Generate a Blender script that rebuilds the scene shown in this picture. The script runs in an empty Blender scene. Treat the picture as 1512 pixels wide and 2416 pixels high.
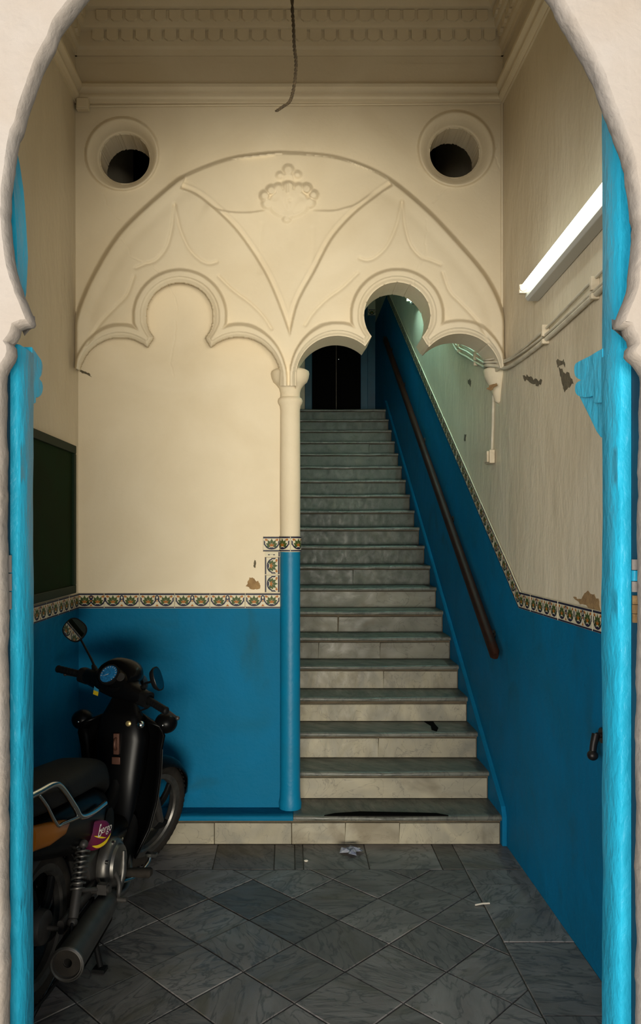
import bpy, bmesh, math, random
import numpy as np
from mathutils import Vector, Matrix, noise
from mathutils.geometry import tessellate_polygon

random.seed(7)
S = bpy.context.scene
COL = S.collection

# ------------------------------------------------------------------ camera
H = 1.7325            # eye height above the hall floor
F = 1868.0            # focal length in pixels of the 1512 x 2416 frame
VX, VY = 682.0, 1265.0
cam = bpy.data.cameras.new('camera')
co = bpy.data.objects.new('camera', cam)
COL.objects.link(co)
co.location = (0, 0, H)
co.rotation_euler = (math.radians(90), 0, 0)
cam.sensor_width = 36
cam.sensor_fit = 'AUTO'
cam.lens = F / 2416 * 36
cam.shift_x = (756 - VX) / 2416
cam.shift_y = (VY - 1208) / 2416
cam.clip_start = 0.05
S.camera = co

# ------------------------------------------------------------------ light
w = bpy.data.worlds.new('world')
S.world = w
w.use_nodes = True
bg = w.node_tree.nodes['Background']
bg.inputs[0].default_value = (0.80, 0.88, 1.0, 1)
bg.inputs[1].default_value = 0.40


def area(name, loc, target, size, size_y, power, color):
    l = bpy.data.lights.new(name, 'AREA')
    l.shape = 'RECTANGLE'
    l.size, l.size_y, l.energy, l.color = size, size_y, power, color
    o = bpy.data.objects.new(name, l)
    COL.objects.link(o)
    o.location = loc
    d = Vector(target) - Vector(loc)
    o.rotation_euler = d.to_track_quat('-Z', 'Y').to_euler()
    return o


# the bright foot of the house across the street, the street to its left, the sunlit paving
area('house_front_light', (0.35, -6.5, 0.75), (0.0, 4.5, 2.6), 4.6, 1.5, 1080, (1.0, 0.93, 0.79))
area('street_light', (-6.5, -8.0, 2.2), (0.0, 4.4, 1.9), 6.0, 4.4, 1000, (1.0, 0.97, 0.92))

area('sunlit_paving', (0.2, -2.4, 0.02), (0.2, -2.4, 5.0), 5.5, 3.6, 105, (1.0, 0.93, 0.80))

S.view_settings.view_transform = 'Standard'
S.view_settings.look = 'None'
S.view_settings.gamma = 1
S.view_settings.exposure = 0.0
S.view_settings.use_curve_mapping = False


# ------------------------------------------------------------------ helpers
def at(x, y, d):
    """pixel of the 1512 x 2416 frame at depth d -> world point"""
    return Vector(((x - VX) * d / F, d, H - (y - VY) * d / F))


def on_wall(x, y, wx):
    """pixel on the plane X = wx"""
    d = F * wx / (x - VX)
    return Vector((wx, d, H - (y - VY) * d / F))


def s2l(c):
    return tuple(((v / 255) / 12.92 if v / 255 <= 0.04045 else (((v / 255) + 0.055) / 1.055) ** 2.4) for v in c)


def catmull(pts, n=8):
    P = [Vector(p) for p in pts]
    if len(P) < 3:
        return P
    P = [P[0] * 2 - P[1]] + P + [P[-1] * 2 - P[-2]]
    out = []
    for i in range(1, len(P) - 2):
        a, b, c, d = P[i - 1], P[i], P[i + 1], P[i + 2]
        for k in range(n):
            t = k / n
            out.append(0.5 * ((2 * b) + (c - a) * t + (2 * a - 5 * b + 4 * c - d) * t * t + (3 * b - a - 3 * c + d) * t ** 3))
    out.append(P[-2])
    return out


class MB:
    """collects shapes for ONE mesh object"""

    def __init__(self):
        self.v, self.f, self.m = [], [], []

    def add(self, vs, fs, mi=0):
        o = len(self.v)
        self.v += [Vector(p) for p in vs]
        self.f += [[o + i for i in f] for f in fs]
        self.m += [mi] * len(fs)
        return self

    def box(self, lo, hi, mi=0, M=None):
        (a, b, c), (d, e, f) = lo, hi
        vs = [Vector(p) for p in ((a, b, c), (d, b, c), (d, e, c), (a, e, c), (a, b, f), (d, b, f), (d, e, f), (a, e, f))]
        if M:
            vs = [M @ p for p in vs]
        return self.add(vs, [(0, 3, 2, 1), (4, 5, 6, 7), (0, 1, 5, 4), (1, 2, 6, 5), (2, 3, 7, 6), (3, 0, 4, 7)], mi)

    def prism(self, poly, ext, mi=0):
        """poly: 3-D points of a flat polygon, ext: extrusion vector"""
        n = len(poly)
        p = [Vector(q) for q in poly]
        e = Vector(ext)
        vs = p + [q + e for q in p]
        fs = [list(range(n - 1, -1, -1)), list(range(n, 2 * n))]
        for i in range(n):
            j = (i + 1) % n
            fs.append((i, j, n + j, n + i))
        return self.add(vs, fs, mi)

    def tube(self, pts, r, seg=10, mi=0, cap=True, smooth=0):
        P = catmull(pts, smooth) if smooth else [Vector(p) for p in pts]
        n = len(P)
        if not hasattr(r, '__len__'):
            R = [r] * n
        else:
            R = [r[0] + 0.0] * n
            for i in range(n):
                t = i / (n - 1) * (len(r) - 1)
                k = min(int(t), len(r) - 2)
                R[i] = r[k] + (r[k + 1] - r[k]) * (t - k)
        vs, fs = [], []
        T = [(P[min(i + 1, n - 1)] - P[max(i - 1, 0)]).normalized() for i in range(n)]
        u = T[0].orthogonal().normalized()
        for i in range(n):
            u = (u - T[i] * u.dot(T[i])).normalized()
            q = T[i].cross(u)
            for k in range(seg):
                a = 2 * math.pi * k / seg
                vs.append(P[i] + (u * math.cos(a) + q * math.sin(a)) * R[i])
        for i in range(n - 1):
            for k in range(seg):
                k2 = (k + 1) % seg
                fs.append((i * seg + k, i * seg + k2, (i + 1) * seg + k2, (i + 1) * seg + k))
        if cap:
            fs.append(list(range(seg - 1, -1, -1)))
            fs.append([(n - 1) * seg + k for k in range(seg)])
        return self.add(vs, fs, mi)

    def lathe(self, prof, c, axis=(0, 0, 1), seg=32, mi=0, a0=0, a1=2 * math.pi, ref=None):
        """prof: (radius, along) pairs"""
        ax = Vector(axis).normalized()
        u = Vector(ref).normalized() if ref else ax.orthogonal().normalized()
        q = ax.cross(u)
        full = abs(a1 - a0 - 2 * math.pi) < 1e-6
        m = seg if full else seg + 1
        vs, fs = [], []
        for r, h in prof:
            for k in range(m):
                a = a0 + (a1 - a0) * k / seg
                vs.append(Vector(c) + ax * h + (u * math.cos(a) + q * math.sin(a)) * r)
        for i in range(len(prof) - 1):
            for k in range(seg):
                k2 = (k + 1) % m
                fs.append((i * m + k, i * m + k2, (i + 1) * m + k2, (i + 1) * m + k))
        return self.add(vs, fs, mi)

    def loft(self, secs, seg=20, mi=0):
        """secs: (centre, xdir, ydir, half width, half height, exponent)"""
        vs, fs = [], []
        for c, xd, yd, hw, hh, e in secs:
            c, xd, yd = Vector(c), Vector(xd), Vector(yd)
            for k in range(seg):
                a = 2 * math.pi * k / seg
                ca, sa = math.cos(a), math.sin(a)
                vs.append(c + xd * hw * math.copysign(abs(ca) ** (2 / e), ca) + yd * hh * math.copysign(abs(sa) ** (2 / e), sa))
        n = len(secs)
        for i in range(n - 1):
            for k in range(seg):
                k2 = (k + 1) % seg
                fs.append((i * seg + k, i * seg + k2, (i + 1) * seg + k2, (i + 1) * seg + k))
        fs.append(list(range(seg - 1, -1, -1)))
        fs.append([(n - 1) * seg + k for k in range(seg)])
        return self.add(vs, fs, mi)

    def ball(self, c, r, mi=0, seg=14, ring=8):
        r = (r, r, r) if not hasattr(r, '__len__') else r
        vs, fs = [], []
        for i in range(ring + 1):
            t = math.pi * i / ring
            for k in range(seg):
                a = 2 * math.pi * k / seg
                vs.append(Vector(c) + Vector((r[0] * math.sin(t) * math.cos(a), r[1] * math.sin(t) * math.sin(a), r[2] * math.cos(t))))
        for i in range(ring):
            for k in range(seg):
                k2 = (k + 1) % seg
                fs.append((i * seg + k, (i + 1) * seg + k, (i + 1) * seg + k2, i * seg + k2))
        return self.add(vs, fs, mi)

    def xf(self, M):
        self.v = [M @ p for p in self.v]
        return self

    def mesh(self, name, mats):
        me = bpy.data.meshes.new(name)
        me.from_pydata([tuple(p) for p in self.v], [], self.f)
        for m in (mats if isinstance(mats, (list, tuple)) else [mats]):
            me.materials.append(m)
        if any(self.m):
            me.polygons.foreach_set('material_index', self.m)
        bm = bmesh.new()
        bm.from_mesh(me)
        bmesh.ops.remove_doubles(bm, verts=bm.verts, dist=1e-6)
        bmesh.ops.recalc_face_normals(bm, faces=bm.faces)
        bm.to_mesh(me)
        bm.free()
        return me

    def build(self, name, mats, parent=None, smooth=None, bevel=0, local=False):
        me = self.mesh(name, mats)
        return link(name, me, parent, smooth, bevel, local)


def link(name, me, parent=None, smooth=None, bevel=0, local=False):
    o = bpy.data.objects.new(name, me)
    COL.objects.link(o)
    if parent is not None:
        o.parent = parent
        if not local and parent.type == 'EMPTY':
            inv = (Matrix.LocRotScale(parent.location, parent.rotation_euler, None)).inverted()
            if not me.get('moved'):
                me.transform(inv)
                me['moved'] = 1
    if smooth is not None:
        set_smooth(me, smooth)
    if bevel:
        b = o.modifiers.new('bevel', 'BEVEL')
        b.width = bevel
        b.segments = 2
        b.limit_method = 'ANGLE'
        b.angle_limit = math.radians(40)
    return o


def set_smooth(me, angle):
    """smooth shading with edges sharper than angle (degrees) kept hard"""
    me.polygons.foreach_set('use_smooth', [True] * len(me.polygons))
    if angle < 180:
        me.set_sharp_from_angle(angle=math.radians(angle))


def thing(name, label, cat, loc=(0, 0, 0), rotz=0, group=None):
    o = bpy.data.objects.new(name, None)
    o.empty_display_size = 0.1
    COL.objects.link(o)
    o.location = loc
    o.rotation_euler = (0, 0, rotz)
    return tag(o, label, cat, group)


def tag(o, label, cat, group=None, kind='thing'):
    o['label'], o['category'], o['kind'] = label, cat, kind
    if group:
        o['group'] = group
    return o


def struct(o):
    o['kind'] = 'structure'
    return o


# ------------------------------------------------------------------ materials
def mat(name, col, rough=0.6, col2=None, scale=6, detail=6, lo=0.35, hi=0.7, bump=0, bscale=60, metal=0, rand=0,
        stain=None, sscale=2.0, slo=0.55, shi=0.68, bump2=0, b2scale=6, coat=0, spec=0.5, stretch=None):
    m = bpy.data.materials.new(name)
    m.use_nodes = True
    nt = m.node_tree
    N, L = nt.nodes, nt.links
    b = N['Principled BSDF']
    b.inputs['Roughness'].default_value = rough
    b.inputs['Metallic'].default_value = metal
    b.inputs['Coat Weight'].default_value = coat
    b.inputs['Specular IOR Level'].default_value = spec
    geo = N.new('ShaderNodeNewGeometry')
    vec = geo.outputs['Position']
    if rand:
        oi = N.new('ShaderNodeObjectInfo')
        mul = N.new('ShaderNodeMath'); mul.operation = 'MULTIPLY'; mul.inputs[1].default_value = 37
        L.new(oi.outputs['Random'], mul.inputs[0])
        ad = N.new('ShaderNodeVectorMath'); ad.operation = 'ADD'
        L.new(vec, ad.inputs[0]); L.new(mul.outputs[0], ad.inputs[1])
        vec = ad.outputs[0]
    if stretch:
        mp = N.new('ShaderNodeMapping')
        mp.inputs['Scale'].default_value = stretch
        L.new(vec, mp.inputs[0])
        vec = mp.outputs[0]

    def nz(sc, det=6, dist=0.0):
        n = N.new('ShaderNodeTexNoise')
        n.inputs['Scale'].default_value = sc
        n.inputs['Detail'].default_value = det
        n.inputs['Distortion'].default_value = dist
        L.new(vec, n.inputs['Vector'])
        return n.outputs[0]

    def ramp(src, a, c):
        r = N.new('ShaderNodeMapRange')
        r.inputs[1].default_value, r.inputs[2].default_value = a, c
        L.new(src, r.inputs[0])
        return r.outputs[0]

    def mix(fac, A, B, mode='MIX'):
        x = N.new('ShaderNodeMix')
        x.data_type = 'RGBA'
        x.blend_type = mode
        if hasattr(fac, 'links'):
            L.new(fac, x.inputs[0])
        else:
            x.inputs[0].default_value = fac
        for i, q in ((6, A), (7, B)):
            if hasattr(q, 'links'):
                L.new(q, x.inputs[i])
            else:
                x.inputs[i].default_value = (*q, 1)
        return x.outputs[2]

    c = None
    if col2:
        c = mix(ramp(nz(scale, detail, 0.6), lo, hi), col, col2)
    if rand:
        r2 = N.new('ShaderNodeMapRange')
        r2.inputs[3].default_value, r2.inputs[4].default_value = 1 - rand, 1 + rand
        L.new(oi.outputs['Random'], r2.inputs[0])
        hv = N.new('ShaderNodeHueSaturation')
        L.new(r2.outputs[0], hv.inputs['Value'])
        if c is not None:
            L.new(c, hv.inputs['Color'])
        else:
            hv.inputs['Color'].default_value = (*col, 1)
        c = hv.outputs[0]
    if stain:
        c = mix(ramp(nz(sscale, 8, 1.2), slo, shi), c if c is not None else col, stain)
    if c is None:
        b.inputs['Base Color'].default_value = (*col, 1)
    else:
        L.new(c, b.inputs['Base Color'])
    last = None
    for st, sc, dist in ((bump, bscale, 0.012), (bump2, b2scale, 0.03)):
        if st:
            bp = N.new('ShaderNodeBump')
            bp.inputs['Strength'].default_value = st
            bp.inputs['Distance'].default_value = dist
            L.new(nz(sc, 5, 0.3), bp.inputs['Height'])
            if last:
                L.new(last, bp.inputs['Normal'])
            last = bp.outputs[0]
    if last:
        L.new(last, b.inputs['Normal'])
    return m


def marble(name, base, vein, dark, rough=0.35, rand=0.3, sc=5.0, stain=None, veinw=0.04):
    m = bpy.data.materials.new(name)
    m.use_nodes = True
    nt = m.node_tree
    N, L = nt.nodes, nt.links
    b = N['Principled BSDF']
    b.inputs['Roughness'].default_value = rough
    geo = N.new('ShaderNodeNewGeometry')
    oi = N.new('ShaderNodeObjectInfo')
    # every slab is cut from another place and turned another way
    mul = N.new('ShaderNodeMath'); mul.operation = 'MULTIPLY'; mul.inputs[1].default_value = 53
    L.new(oi.outputs['Random'], mul.inputs[0])
    ang = N.new('ShaderNodeMath'); ang.operation = 'MULTIPLY'; ang.inputs[1].default_value = 6.28
    L.new(oi.outputs['Random'], ang.inputs[0])
    rot = N.new('ShaderNodeVectorRotate'); rot.rotation_type = 'Z_AXIS'
    L.new(geo.outputs['Position'], rot.inputs['Vector']); L.new(ang.outputs[0], rot.inputs['Angle'])
    ad = N.new('ShaderNodeVectorMath'); ad.operation = 'ADD'
    L.new(rot.outputs[0], ad.inputs[0]); L.new(mul.outputs[0], ad.inputs[1])
    mp = N.new('ShaderNodeMapping'); mp.inputs['Scale'].default_value = (1.0, 2.6, 1.6)
    L.new(ad.outputs[0], mp.inputs[0])

    def nz(sc, det, dist):
        n = N.new('ShaderNodeTexNoise')
        n.inputs['Scale'].default_value, n.inputs['Detail'].default_value, n.inputs['Distortion'].default_value = sc, det, dist
        L.new(mp.outputs[0], n.inputs['Vector'])
        return n.outputs[0]

    def rng(src, a, c, d=0.0, e=1.0):
        r = N.new('ShaderNodeMapRange')
        for i, q in enumerate((a, c, d, e)):
            r.inputs[i + 1].default_value = q
        L.new(src, r.inputs[0])
        return r.outputs[0]

    def mix(fac, A, B):
        x = N.new('ShaderNodeMix'); x.data_type = 'RGBA'
        L.new(fac, x.inputs[0])
        for i, q in ((6, A), (7, B)):
            if hasattr(q, 'links'):
                L.new(q, x.inputs[i])
            else:
                x.inputs[i].default_value = (*q, 1)
        return x.outputs[2]

    cloud = mix(rng(nz(sc * 0.7, 8, 0.8), 0.35, 0.68), base, vein)
    n2 = nz(sc * 0.9, 9, 1.8)
    sub = N.new('ShaderNodeMath'); sub.operation = 'SUBTRACT'; sub.inputs[1].default_value = 0.5
    L.new(n2, sub.inputs[0])
    ab = N.new('ShaderNodeMath'); ab.operation = 'ABSOLUTE'
    L.new(sub.outputs[0], ab.inputs[0])
    c = mix(rng(ab.outputs[0], veinw, 0.0, 0.0, 0.75), cloud, dark)
    if stain:
        c = mix(rng(nz(sc * 0.5, 8, 1.0), 0.55, 0.72, 0, 0.8), c, stain)
    hv = N.new('ShaderNodeHueSaturation')
    L.new(rng(oi.outputs['Random'], 0, 1, 1 - rand, 1 + rand), hv.inputs['Value'])
    L.new(c, hv.inputs['Color'])
    L.new(hv.outputs[0], b.inputs['Base Color'])
    L.new(rng(nz(sc * 2, 5, 0.3), 0.3, 0.7, rough - 0.08, rough + 0.2), b.inputs['Roughness'])
    bp = N.new('ShaderNodeBump')
    bp.inputs['Strength'].default_value = 0.12
    bp.inputs['Distance'].default_value = 0.01
    L.new(nz(sc * 4, 6, 0.5), bp.inputs['Height'])
    L.new(bp.outputs[0], b.inputs['Normal'])
    return m


def emit(name, col, strength):
    m = bpy.data.materials.new(name)
    m.use_nodes = True
    b = m.node_tree.nodes['Principled BSDF']
    b.inputs['Base Color'].default_value = (*col, 1)
    b.inputs['Emission Color'].default_value = (*col, 1)
    b.inputs['Emission Strength'].default_value = strength
    return m


M = {}
M['plaster'] = mat('plaster', (0.72, 0.625, 0.455), 0.75, (0.66, 0.56, 0.39), 2.2, bump=0.10, bscale=45, bump2=0.12, b2scale=5)
M['side_plaster'] = mat('side_plaster', (0.68, 0.60, 0.45), 0.6, (0.58, 0.495, 0.35), 1.6, bump=0.2, bscale=40, bump2=0.42, b2scale=7, stretch=(1, 1, 0.45))
M['facade'] = mat('facade', (0.325, 0.290, 0.262), 0.85, (0.30, 0.255, 0.215), 4, bump=0.3, bscale=35, bump2=0.35, b2scale=8)
M['blue'] = mat('blue', (0.002, 0.132, 0.270), 0.62, spec=0.07, col2= (0.004, 0.115, 0.215), scale=2.4, bump=0.16, bscale=40, bump2=0.25, b2scale=7, stain=(0.01, 0.085, 0.13), sscale=1.6, slo=0.62, shi=0.8)
M['column_blue'] = mat('column_blue', (0.002, 0.165, 0.31), 0.42, spec=0.22, col2= (0.006, 0.15, 0.27), scale=5, bump=0.16, bscale=30)
M['frame_blue'] = mat('frame_blue', (0.024, 0.44, 0.67), 0.40, spec=0.3, col2= (0.018, 0.385, 0.60), scale=5, bump=0.35, bscale=50, bump2=0.35, b2scale=12, stretch=(1, 1, 0.5))
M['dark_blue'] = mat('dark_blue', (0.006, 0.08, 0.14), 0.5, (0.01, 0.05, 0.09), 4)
M['floor_marble'] = marble('floor_marble', (0.122, 0.110, 0.106), (0.195, 0.178, 0.172), (0.045, 0.044, 0.047), 0.42, 0.36, 4, stain=(0.10, 0.085, 0.06))
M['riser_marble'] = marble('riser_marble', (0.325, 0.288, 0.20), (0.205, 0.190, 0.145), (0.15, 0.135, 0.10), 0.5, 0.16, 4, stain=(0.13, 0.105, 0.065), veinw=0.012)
M['riser_mid_dimmed'] = marble('riser_mid_dimmed', (0.185, 0.172, 0.128), (0.13, 0.128, 0.10), (0.085, 0.08, 0.06), 0.5, 0.16, 4, stain=(0.12, 0.10, 0.065), veinw=0.014)  # middle steps: marble darkened to imitate light falling off up the flight
M['riser_grey_dimmed'] = marble('riser_grey_dimmed', (0.082, 0.087, 0.068), (0.056, 0.061, 0.048), (0.036, 0.04, 0.032), 0.5, 0.14, 5, stain=(0.10, 0.098, 0.070), veinw=0.02)  # greyer upper marble, its colour darkened further to imitate the stairwell's shade
M['tread_marble'] = marble('tread_marble', (0.085, 0.088, 0.072), (0.125, 0.124, 0.10), (0.05, 0.05, 0.045), 0.38, 0.12, 4)
M['mortar'] = mat('mortar', (0.12, 0.09, 0.055), 0.9, (0.07, 0.055, 0.035), 12, bump=0.4, bscale=80)
M['grout'] = mat('grout', (0.13, 0.115, 0.09), 0.9, (0.06, 0.055, 0.045), 14, bump=0.3, bscale=90)
M['bare'] = mat('bare', (0.33, 0.205, 0.085), 0.95, (0.22, 0.13, 0.055), 25, bump=0.6, bscale=70)
M['bare_grey'] = mat('bare_grey', (0.14, 0.115, 0.07), 0.95, (0.09, 0.075, 0.045), 25, bump=0.6, bscale=70)
M['t_white'] = mat('tile_white', (0.58, 0.52, 0.37), 0.5, spec=0.18)
M['t_navy'] = mat('tile_navy', (0.014, 0.014, 0.035), 0.5, spec=0.18)
M['t_green'] = mat('tile_green', (0.045, 0.075, 0.018), 0.5, spec=0.18)
M['t_orange'] = mat('tile_orange', (0.36, 0.12, 0.015), 0.5, spec=0.18)
TILE = [M['t_white'], M['t_navy'], M['t_green'], M['t_orange']]
M['wood'] = mat('wood', (0.030, 0.010, 0.005), 0.55, (0.016, 0.006, 0.003), 5, spec=0.12, stretch=(6, 1, 6))
M['board_green'] = mat('board_green', (0.008, 0.024, 0.007), 0.8, (0.010, 0.018, 0.005), 4, spec=0.05)
M['board_frame'] = mat('board_frame', (0.008, 0.020, 0.008), 0.6, spec=0.12)
M['white_metal'] = mat('white_metal', (0.50, 0.48, 0.42), 0.5)
M['cable'] = mat('cable', (0.62, 0.56, 0.43), 0.6, (0.48, 0.42, 0.31), 14)
M['cream_plastic'] = mat('cream_plastic', (0.66, 0.56, 0.40), 0.45, (0.50, 0.41, 0.28), 20)
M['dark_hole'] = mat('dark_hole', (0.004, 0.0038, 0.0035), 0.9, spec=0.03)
M['tube'] = emit('tube', (0.90, 1.0, 0.93), 8)
M['tube2'] = emit('tube_stair', (0.55, 1.0, 0.92), 75)
M['rope'] = mat('rope', (0.10, 0.070, 0.035), 0.9, (0.05, 0.035, 0.02), 60, bump=0.5, bscale=200)
M['black_paint'] = mat('black_paint', (0.002, 0.002, 0.0022), 0.32, spec=0.12)
M['black_plastic'] = mat('black_plastic', (0.004, 0.004, 0.0042), 0.6, spec=0.15, bump=0.1, bscale=200)
M['seat_vinyl'] = mat('seat_vinyl', (0.008, 0.0078, 0.0075), 0.65, spec=0.15, bump=0.25, bscale=300)
M['rubber'] = mat('rubber', (0.014, 0.012, 0.010), 0.85, (0.024, 0.020, 0.016), 18, spec=0.15)
M['chrome'] = mat('chrome', (0.60, 0.60, 0.58), 0.18, metal=1)
M['alu'] = mat('alu', (0.15, 0.142, 0.13), 0.42, (0.09, 0.085, 0.078), 18, metal=0.85)
M['dull_steel'] = mat('dull_steel', (0.060, 0.056, 0.052), 0.5, (0.04, 0.036, 0.033), 14, metal=0.5)
M['iron'] = mat('iron', (0.030, 0.025, 0.022), 0.4, (0.015, 0.012, 0.011), 18, metal=0.6)
M['mirror'] = mat('mirror', (0.85, 0.85, 0.85), 0.02, metal=1)
M['lens_orange'] = mat('lens_orange', (0.26, 0.085, 0.008), 0.3, spec=0.3)
M['lens_red'] = mat('lens_red', (0.20, 0.012, 0.008), 0.2)
M['sticker_red'] = mat('sticker_red', (0.12, 0.004, 0.010), 0.45, (0.06, 0.012, 0.06), 9, lo=0.3, hi=0.6, spec=0.2)
M['yellow'] = mat('yellow', (0.50, 0.36, 0.01), 0.4)
M['sky_blue'] = mat('sky_blue', (0.03, 0.20, 0.34), 0.4)
M['gauge'] = mat('gauge', (0.015, 0.16, 0.36), 0.3, (0.008, 0.06, 0.16), 90)
M['sticker_white'] = mat('sticker_white', (0.45, 0.42, 0.38), 0.5)
M['brass'] = mat('brass', (0.35, 0.27, 0.12), 0.35, metal=0.7)
M['copper'] = mat('copper', (0.10, 0.042, 0.026), 0.5, metal=0.4)
M['paper'] = mat('paper', (0.42, 0.42, 0.46), 0.7, (0.10, 0.11, 0.22), 40)
M['matchstick'] = mat('matchstick', (0.55, 0.50, 0.42), 0.8)
M['street'] = mat('street', (0.22, 0.20, 0.18), 0.85, (0.30, 0.28, 0.25), 3, bump=0.2)

# ------------------------------------------------------------------ room numbers
XL, XR = -1.22, 1.22       # side walls
DS = 4.52                  # front face of the arched screen
DB = 4.58                  # recessed lower-left wall
ZC = 4.86                  # hall ceiling
D0, RISE, RUN, NST = 4.43, 0.165, 0.28, 20
TH = 0.09                  # frieze tile height
ZFL, ZFR = 1.315, 1.352    # underside of the tile frieze, left / right
DEND = 11.2                # far wall of the landing


# ------------------------------------------------------------------ back wall: a real relief
SP = 2.0
xs = np.arange(163, 1206, SP)
ys = np.arange(150, 912, SP)
PX, PY = np.meshgrid(xs, ys)


def poly_dist(pts, PX, PY):
    """distance to an open polyline"""
    p = np.array([(q[0], q[1]) for q in pts])
    best = np.full(PX.shape, 1e9)
    for (x0, y0), (x1, y1) in zip(p[:-1], p[1:]):
        dx, dy = x1 - x0, y1 - y0
        l2 = dx * dx + dy * dy + 1e-9
        t = np.clip(((PX - x0) * dx + (PY - y0) * dy) / l2, 0, 1)
        best = np.minimum(best, np.hypot(PX - x0 - t * dx, PY - y0 - t * dy))
    return best


def inside(pts, PX, PY):
    r = np.zeros(PX.shape, bool)
    n = len(pts)
    for i in range(n):
        x0, y0 = pts[i][0], pts[i][1]
        x1, y1 = pts[(i + 1) % n][0], pts[(i + 1) % n][1]
        if y0 == y1:
            continue
        c = ((y0 > PY) != (y1 > PY)) & (PX < (x1 - x0) * (PY - y0) / (y1 - y0) + x0)
        r ^= c
    return r


def sd_poly(pts, PX, PY):
    d = poly_dist(list(pts) + [pts[0]], PX, PY)
    return np.where(inside(pts, PX, PY), -d, d)


def sm(a, b, x):
    t = np.clip((x - a) / (b - a), 0, 1)
    return t * t * (3 - 2 * t)


def lin(a, b, x):
    return np.clip((x - a) / (b - a), 0, 1)


def curve2(pts, n=8):
    return [(p.x, p.y) for p in catmull([(x, y, 0) for x, y in pts], n)]


def trefoil(cx, cy, r, l1, l2, mirror=None):
    """signed distance of a three-lobed opening, open downwards"""
    d = np.hypot(PX - cx, PY - cy) - r
    d = np.minimum(d, np.hypot(PX - l1[0], PY - l1[1]) - l1[2])
    d = np.minimum(d, np.hypot(PX - l2[0], PY - l2[1]) - l2[2])
    xl, xr = l1[0] - l1[2], l2[0] + l2[2]
    poly = [(cx - 60, cy + 49), (cx - 75, cy + 72), (l1[0], l1[1]), (xl, l1[1]), (xl, 1500), (xr, 1500), (xr, l2[1]),
            (l2[0], l2[1]), (cx + 72, cy + 72), (cx + 58, cy + 49)]
    return np.minimum(d, sd_poly(poly, PX, PY))


op_r = trefoil(937, 744, 78, (796, 890, 98), (1084, 884, 97))
op_l = trefoil(424, 746, 79, (284, 893, 97), (563, 893, 98))
oc_r = np.hypot(PX - 1076, PY - 351)
oc_l = np.hypot(PX - 288, PY - 363)
oi_r = np.hypot(PX - 1072, PY - 361) - 58      # inner edge, seen lower and nearer the middle
oi_l = np.hypot(PX - 295, PY - 375) - 58

arch = curve2([(176, 800), (180, 745), (216, 655), (285, 545), (395, 442), (440, 412), (530, 377), (610, 363), (684, 360), (800, 372),
               (905, 413), (1000, 487), (1080, 570), (1150, 655), (1188, 738), (1192, 800)])
arch_poly = arch + [(1192, 1000), (176, 1000)]
sd_arch = sd_poly(arch_poly, PX, PY)
veel = curve2([(424, 446), (470, 467), (540, 528), (585, 585), (625, 650), (655, 718), (683, 795)])
veer = curve2([(684, 795), (705, 715), (745, 640), (785, 565), (835, 508), (885, 468), (928, 438)])
vee = veel + veer + [(905, 413), (800, 372), (684, 360), (530, 377), (440, 412)]
sd_vee = sd_poly(vee, PX, PY)
dv = np.minimum(poly_dist(veel, PX, PY), poly_dist(veer, PX, PY))

h = np.zeros(PX.shape)
h += 0.047 * lin(4, -5, sd_arch)                                   # arch panel stands proud of the wall
inner = sm(2, -8, sd_arch)
vin = sd_vee < 0
h += inner * np.where(vin, 0.036 * (1 - lin(0, 6, dv)), 0.036)   # the two pointed arches above the fan
h += inner * np.where(vin, 0.004 * np.exp(-((dv - 15) / 3) ** 2), 0)
# a soft hollow along the outer band
h -= 0.006 * np.exp(-((sd_arch + 34) / 14) ** 2) * (~vin)

def line(pts, depth, width, n=8):
    global h
    d = poly_dist(curve2(pts, n), PX, PY)
    h += depth * np.exp(-(d / width) ** 2)


def step_line(pts, depth, width, fade=40):
    """a small ledge below a curve that dies away downwards and at both ends"""
    global h
    c = curve2(pts, 8)
    p = np.array(c)
    best, tt, side = np.full(PX.shape, 1e9), np.zeros(PX.shape), np.zeros(PX.shape)
    for i in range(len(p) - 1):
        (x0, y0), (x1, y1) = p[i], p[i + 1]
        dx, dy = x1 - x0, y1 - y0
        t = np.clip(((PX - x0) * dx + (PY - y0) * dy) / (dx * dx + dy * dy), 0, 1)
        d = np.hypot(PX - x0 - t * dx, PY - y0 - t * dy)
        m = d < best
        best = np.where(m, d, best)
        tt = np.where(m, (i + t) / (len(p) - 1), tt)
        side = np.where(m, dx * (PY - y0) - dy * (PX - x0), side)
    wgt = sm(0, .15, tt) * sm(1, .85, tt)
    h += depth * wgt * np.where(side > 0, np.exp(-best / fade), np.clip(1 - best / width, 0, 1))


# swags under the ornament
step_line([(482, 478), (510, 494), (545, 502), (590, 503), (640, 495)], 0.016, 4, 22)
step_line([(728, 498), (782, 499), (815, 492), (845, 481), (885, 452)], 0.016, 4, 22)
line([(617, 530), (613, 575), (612, 640)], -0.004, 6)
line([(737, 540), (738, 580), (735, 640)], -0.004, 6)
for sx in (0, 1):
    def q(pts):
        return [((1366 - x - 6, y - 8) if sx else (x, y)) for x, y in pts]
    step_a = q([(411, 482), (405, 540), (392, 585), (368, 614), (345, 622), (321, 632)])
    step_b = q([(413, 486), (425, 540), (445, 585), (470, 612), (492, 622), (511, 618)])
    line(step_a, -0.010, 4); line(step_b, -0.010, 4)
    line(q([(206, 812), (235, 765), (275, 722), (300, 695), (316, 652)]), -0.010, 4)
    line(q([(516, 652), (550, 685), (590, 715), (620, 745), (640, 775)]), -0.010, 4)

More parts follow.
